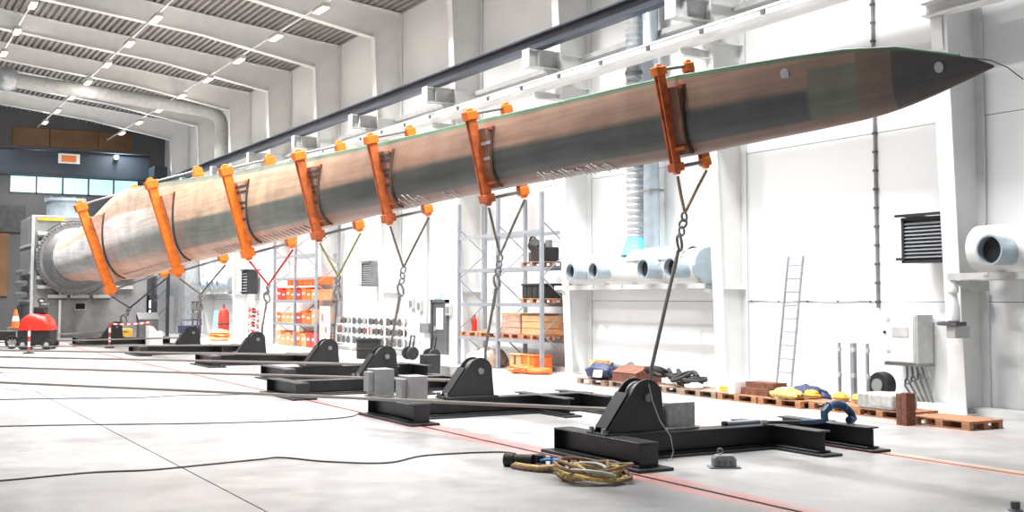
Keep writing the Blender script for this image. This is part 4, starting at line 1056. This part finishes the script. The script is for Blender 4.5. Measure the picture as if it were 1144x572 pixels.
for i in range(3): MB().blob((0, 0, .18 + .14 * i), (.5 - .05 * i, .95 - .08 * i, .16), i + 40, .2, 20, 10, False).build('fold', 'peach_plastic' if i != 1 else 'orange_plastic', g, smooth=80)
MB().bx(-.6, .6, -1.05, 1.05, 0, .06).build('tray', 'poster_white', g)
g = thing('hose_spiral', 'tall column of coiled red and white striped hose by the crate rack', 'hose', (17.3, 57.0, 0))
MB().cyl((0, 0, 0), (0, 0, 1.7), .09, n=12).build('core', 'dark_brown', g)
for i in range(9): MB().ring((-.0, 0, .2 + .17 * i), (.5, .2, 1), .26, .04, 18, 6).build('coil', 'red_plastic' if i % 2 else 'light_grey', g)
g = thing('guard_rail', 'grey tubular guard rail beside the crate rack', 'guard rail', (16.6, 54.4, 0))
for y in (-.9, 0, .9): MB().cyl((0, y, 0), (0, y, 1.15), .035, n=8).build('post', 'light_grey', g)
for z in (.6, 1.12): MB().cyl((0, -.9, z), (0, .9, z), .03, n=8).build('rail', 'light_grey', g)

# barrier posts with tape
for i, (x, y, lab) in enumerate(((9.35, 51.2, 'red and white striped barrier post before the test stand'), (11.45, 53.4, 'red and white striped barrier post at the end of the tape'), (5.75, 47.6, 'red and white striped barrier post beside the red sweeper'))):
    g = thing('barrier_post', lab, 'barrier post', (x, y, 0))
    for k in range(5): MB().cyl((0, 0, .05 + .2 * k), (0, 0, .25 + .2 * k), .05, n=10).build('band', 'red_plastic' if k % 2 == 0 else 'poster_white', g)
    MB().lathe((0, 0, 0), (0, 0, 1), [(.2, 0), (.2, .04), (.06, .06)], 18).build('base', 'black_rubber', g)
g = thing('barrier_tape', 'red and white barrier tape stretched to the striped post', 'tape', (9.35, 51.2, 1.0))
for i in range(12):
    t0, t1 = i / 12, (i + 1) / 12
    f_ = lambda t: V((2.1 * t, 2.2 * t, .02 - .2 * t * (1 - t)))
    MB().bar(f_(t0), f_(t1), .012, .08).build('band', 'red_plastic' if i % 2 == 0 else 'poster_white', g)

# red ride-on sweeper
g = thing('floor_sweeper', 'red ride-on floor sweeper with black base and wheels', 'sweeper', (6.55, 51.5, 0), math.radians(-20))
m = MB(); vs = []; n_ = 14; secs = [(-.62, .60, .95), (-.56, .62, 1.25), (-.35, .64, 1.42), (0, .66, 1.48), (.35, .66, 1.42), (.56, .64, 1.22), (.64, .60, .95)]
for x, w_, h_ in secs:
    for k in range(n_ + 1):
        t = math.pi * k / n_; s_ = math.copysign(abs(math.cos(t)) ** .5, math.cos(t))
        vs.append((x, w_ * s_, .78 + (h_ - .78) * abs(math.sin(t)) ** .6))
k1 = n_ + 1
fs = [(j * k1 + i, j * k1 + i + 1, (j + 1) * k1 + i + 1, (j + 1) * k1 + i) for j in range(len(secs) - 1) for i in range(n_)] + [tuple(range(k1)), tuple(range((len(secs) - 1) * k1, len(secs) * k1))] + [tuple(j * k1 for j in range(len(secs)))+tuple(j * k1 + n_ for j in range(len(secs) - 1, -1, -1))]
m.add(vs, fs).build('hood', 'red_paint', g, smooth=50)
MB().bx(-.66, .62, -.6, .6, .18, .80).build('chassis', 'black_rubber', g, bevel=.05)
for x in (-.42, .5):
    for s in (-1, 1): 
        wl = MB().lathe((x, s * .62, .22), (0, s, 0), [(.08, -.08), (.2, -.08), (.22, -.04), (.22, .04), (.2, .08), (.08, .08)], 20).build('wheel', 'black_rubber', g)
        MB().cyl((x, s * .64, .22), (x, s * .71, .22), .09, n=14).build('hub', 'light_grey', wl)
MB().bx(-.12, .34, -.3, .3, 1.44, 1.75).build('seat', 'black_rubber', g, bevel=.06)
MB().bx(.1, .38, -.28, .28, 1.7, 1.88).build('backrest', 'stand_dark', g, bevel=.06)
MB().cyl((-.1, 0, 1.5), (.1, .0, 1.86), .04, n=8).build('steering_column', 'black_rubber', g)
MB().ring((.12, 0, 1.98), (.5, -.7, .4), .13, .035, 18, 8).build('steering_wheel', 'black_rubber', g)
MB().cyl((.12, 0, 1.96), (.13, 0, 2.02), .07, n=12).build('wheel_boss', 'poster_white', g)
g = thing('tow_cart', 'low black cart with spoked wheel next to the red sweeper', 'cart', (5.3, 52.6, 0))
MB().bx(-.6, .5, -.4, .4, .35, .75).build('deck', 'black_rubber', g, bevel=.04)
for x in (-.4, .35): 
    wl = MB().lathe((x, -.42, .28), (0, 1, 0), [(.18, -.05), (.26, -.05), (.28, 0), (.26, .05), (.18, .05)], 22, True).build('wheel', 'black_rubber', g)
    for k in range(4): MB().bar((x - .2 * math.cos(k * .785), -.42, .28 - .2 * math.sin(k * .785)), (x + .2 * math.cos(k * .785), -.42, .28 + .2 * math.sin(k * .785)), .03, .03, up=(0, 1, 0)).build('spoke', 'light_grey', wl)
for i, (x, y) in enumerate(((6.3, 57.0),)):
    g = thing('traffic_cone', 'orange and white traffic cone behind the red sweeper', 'cone', (x, y, .75))
    MB().lathe((0, 0, 0), (0, 0, 1), [(.26, 0), (.26, .04), (.2, .05), (.16, .3)], 18).build('cone', 'orange_plastic', g)
    MB().lathe((0, 0, .3), (0, 0, 1), [(.162, 0), (.12, .24)], 18).build('white_band', 'poster_white', g); MB().lathe((0, 0, .54), (0, 0, 1), [(.12, 0), (.05, .3)], 18).build('tip', 'orange_plastic', g)
    st_ = thing('cone_crate', 'grey crate carrying the traffic cone', 'crate', (x, y, 0)); MB().bx(-.35, .35, -.35, .35, 0, .72).build('box', 'grey_steel', st_, bevel=.02); MB().bx(-.36, .36, -.36, .36, .68, .75).build('rim', 'stand_dark', st_)

# ================================================================ ITEMS AROUND THE FRAMES
def weight(label, x, y, z, sx, sy, sz, mat='light_grey', lug=True):
    g = thing('steel_block', label, 'block', (x, y, z))
    MB().bx(-sx / 2, sx / 2, -sy / 2, sy / 2, .02, sz).build('block', mat, g, bevel=.012)
    MB().bx(-sx / 2 - .04, sx / 2 + .04, -sy / 2 - .04, sy / 2 + .04, 0, .03).build('foot_plate', mat, g, bevel=.005)
    if lug: MB().bx(-sx / 2 - .10, -sx / 2, -sy * .3, sy * .3, sz * .2, sz * .9).build('side_lug', mat, g, bevel=.01)
    return g
weight('grey steel block standing on the second pulley frame, facing the rope', 8.17, 17.88, .345, .34, .42, .46, 'mid_grey')
weight('grey steel block standing on the second pulley frame behind its twin', 8.2, 19.35, .345, .36, .40, .50, 'mid_grey')
weight('mottled grey concrete block behind the pulley of the nearest frame', 9.75, 12.85, .335, .46, .40, .36, 'concrete_block')
weight('black steel box beside the fourth pulley frame', 13.75, 29.0, 0, .4, .5, .55, 'black_steel', False)
weight('pale grey block on the floor beside the second pulley frame end', 12.4, 24.9, 0, .4, .5, .5, 'light_grey', False)

g = thing('blue_sling', 'dark blue thick sling arched over the end of the frame', 'sling', (12.15, 12.2, .335))
p = [(-.28, -.05, .05), (-.26, -.02, .16), (-.15, 0, .24), (0, .02, .26), (.16, .02, .23), (.27, 0, .13), (.30, -.02, .04), (.24, -.05, .035), (.15, -.08, .04)]
MB().tube(p, .055, 10).build('loop', 'blue_sling', g)
MB().tube([(-.28, -.05, .05), (-.45, .0, .04), (-.6, .08, .035)], .035, 8).build('tail', 'blue_sling', g)
for q in ((-.15, 0, .24), (.16, .02, .23)): MB().ring(q, (1, 0, .3), .06, .012, 14, 6).build('stitched_band', 'bright_blue', g)
g = thing('steel_rod', 'black steel rod lying on the frame beside the blue sling', 'rod', (11.35, 12.45, .345)); MB().cyl((-.25, .1, .02), (.25, -.1, .02), .025, n=10).build('rod', 'black_steel', g); MB().cyl((-.27, .108, .02), (-.2, .08, .02), .04, n=8).build('nut', 'grey_steel', g)
g = thing('grey_cylinder', 'pale blue-grey hydraulic cylinder lying on the nearest frame', 'cylinder', (10.85, 12.75, .325)); MB().cyl((-.25, 0, .03), (.35, 0, .03), .035, n=14).build('barrel', 'duct_blue_grey', g); MB().cyl((-.31, 0, .03), (-.25, 0, .03), .038, n=12).build('end_cap', 'black_steel', g)

g = thing('load_cell', 'small grey steel clamp block with eye bolt on the floor', 'clamp', (9.45, 11.42, 0), math.radians(-28))
g.scale = (.74, .74, .74)
MB().bx(-.26, .26, -.16, .16, 0, .025).build('base_plate', 'grey_steel', g, bevel=.005)
MB().prism([(-.19, -.12, .025), (.19, -.12, .025), (.19, -.12, .15), (.13, -.12, .21), (-.13, -.12, .21), (-.19, -.12, .15)], (0, .24, 0)).build('block', 'grey_steel', g, bevel=.01)
for x in (-.1, 0, .1): MB().bx(x - .03, x + .03, -.135, -.12, .05, .12).build('slot', 'stand_dark', g)
MB().ring((-.06, 0, .27), (.3, 1, 0), .045, .014, 14, 6).build('eye_bolt', 'grey_steel', g)

# coiled rope heap with black connectors
g = thing('rope_coil', 'brown and yellow rope coil heaped on the floor by the frame', 'rope', (7.5, 11.45, 0))
random.seed(21)
for i in range(9):
    pts = []; ph = random.uniform(0, 6.28); R1 = random.uniform(.22, .38); R2 = random.uniform(.30, .52); z0 = .025 + .014 * i
    for k in range(30):
        t = 2 * math.pi * k / 30
        pts.append((random.uniform(-.0, .0) + .12 * math.sin(i * 2.1) + R1 * math.cos(t + ph) + .05 * math.sin(3 * t + i), -.05 + .10 * math.cos(i * 1.7) - R2 * math.sin(t + ph) + .05 * math.cos(2 * t + i), z0 + .03 * (1 + math.sin(2 * t + i * 1.3))))
    MB().tube(pts, .022, 7, True).build('loop', ('rope_yellow', 'rope_brown', 'rope_brown', 'rope_yellow', 'strap_black', 'light_grey')[i % 6 if i > 2 else i % 2], g)
pts = [(.05, .4, .1), (-.08, .6, .06), (-.22, .8, .03), (-.30, 1.0, .03), (-.33, 1.2, .03)]
MB().tube(pts, .045, 8).build('rope_end', 'rope_yellow', g); MB().tube([(x - .05, y - .02, z) for x, y, z in pts], .035, 8).build('rope_end', 'rope_brown', g)
g = thing('connector_bundle', 'black cable connectors with blue clips beside the rope coil', 'connectors', (7.35, 12.55, 0))
MB().cyl((-.12, .22, .08), (.02, .0, .09), .075, n=14).build('plug', 'black_rubber', g); MB().cyl((-.2, .32, .08), (-.12, .22, .08), .09, n=14).build('plug_cap', 'black_rubber', g)
MB().bx(.02, .14, -.1, .06, .03, .16).build('latch', 'black_rubber', g); 
MB().tube([(.05, -.05, .13), (.18, -.22, .14), (.3, -.4, .12), (.34, -.6, .08)], .012, 6).build('cable', 'strap_black', g)
MB().tube([(.0, -.1, .06), (.1, -.3, .06), (.22, -.5, .05), (.28, -.7, .04)], .012, 6).build('cable', 'strap_black', g)
for t in range(5):
    q = V((.08 + .06 * t, -.12 - .11 * t, .03)); MB().bx(q.x - .012, q.x + .012, q.y - .012, q.y + .012, 0, .16).build('clip', 'black_rubber' if t not in (1, 2) else 'bright_blue', g)
MB().tube([(.06, -.1, .1), (.12, -.2, .12), (.2, -.32, .12)], .02, 6).build('blue_link', 'bright_blue', g)

# thin cables on the floor
def cable(label, pts, r=.009):
    P = [V((x, y, 0)) for x, y in pts]; out = []
    for i in range(len(P) - 1):
        p0, p1, p2, p3 = P[max(0, i - 1)], P[i], P[i + 1], P[min(len(P) - 1, i + 2)]
        for k in range(8):
            t = k / 8
            out.append(.5 * ((2 * p1) + (p2 - p0) * t + (2 * p0 - 5 * p1 + 4 * p2 - p3) * t * t + (3 * p1 - p0 - 3 * p2 + p3) * t ** 3) + V((0, 0, r)))
    out.append(P[-1] + V((0, 0, r)))
    return tag(MB().tube(out, r, 6).build('floor_cable', 'strap_black'), label, 'cable')
cable('thin black cable running to the rope coil across the floor', [(-.5, 14.4), (1.5, 14.62), (2.5, 14.76), (3.18, 14.63), (3.89, 14.75), (4.62, 14.89), (4.93, 14.91), (5.31, 14.26), (5.93, 13.78), (6.69, 14.17), (7.73, 13.95), (7.6, 13.3), (7.2, 12.85)], .011)
cable('thin black cable ending at the second pulley frame', [(0, 21.2), (2.1, 20.77), (3.55, 20.26), (4.75, 19.74), (6.0, 19.36), (7.07, 19.25), (7.67, 19.43), (8.0, 19.9)], .010)
cable('thin black cable lying before the third pulley frame', [(.5, 26.6), (2.64, 26.2), (3.98, 25.82), (5.14, 25.29), (6.2, 25.4), (7.7, 24.9)], .010)
g = thing('floor_anchor', 'small dark steel anchor stub standing on the floor', 'anchor', (10.05, 7.7, 0)); MB().cyl((0, 0, 0), (0, 0, .09), .045, n=12).build('stub', 'stand_dark', g); MB().lathe((0, 0, 0), (0, 0, 1), [(.07, 0), (.07, .015), (.045, .02)], 14).build('washer', 'grey_steel', g)
tag(MB().tube([(9.06, 12.45, .98), (9.10, 12.42, .75), (9.2, 12.40, .5), (9.34, 12.36, .3), (9.36, 12.33, .1), (9.30, 12.30, .008), (9.15, 12.2, .008)], .008, 6).build('loose_wire', 'light_grey'), 'thin pale wire hanging down the nearest pulley plate', 'wire')
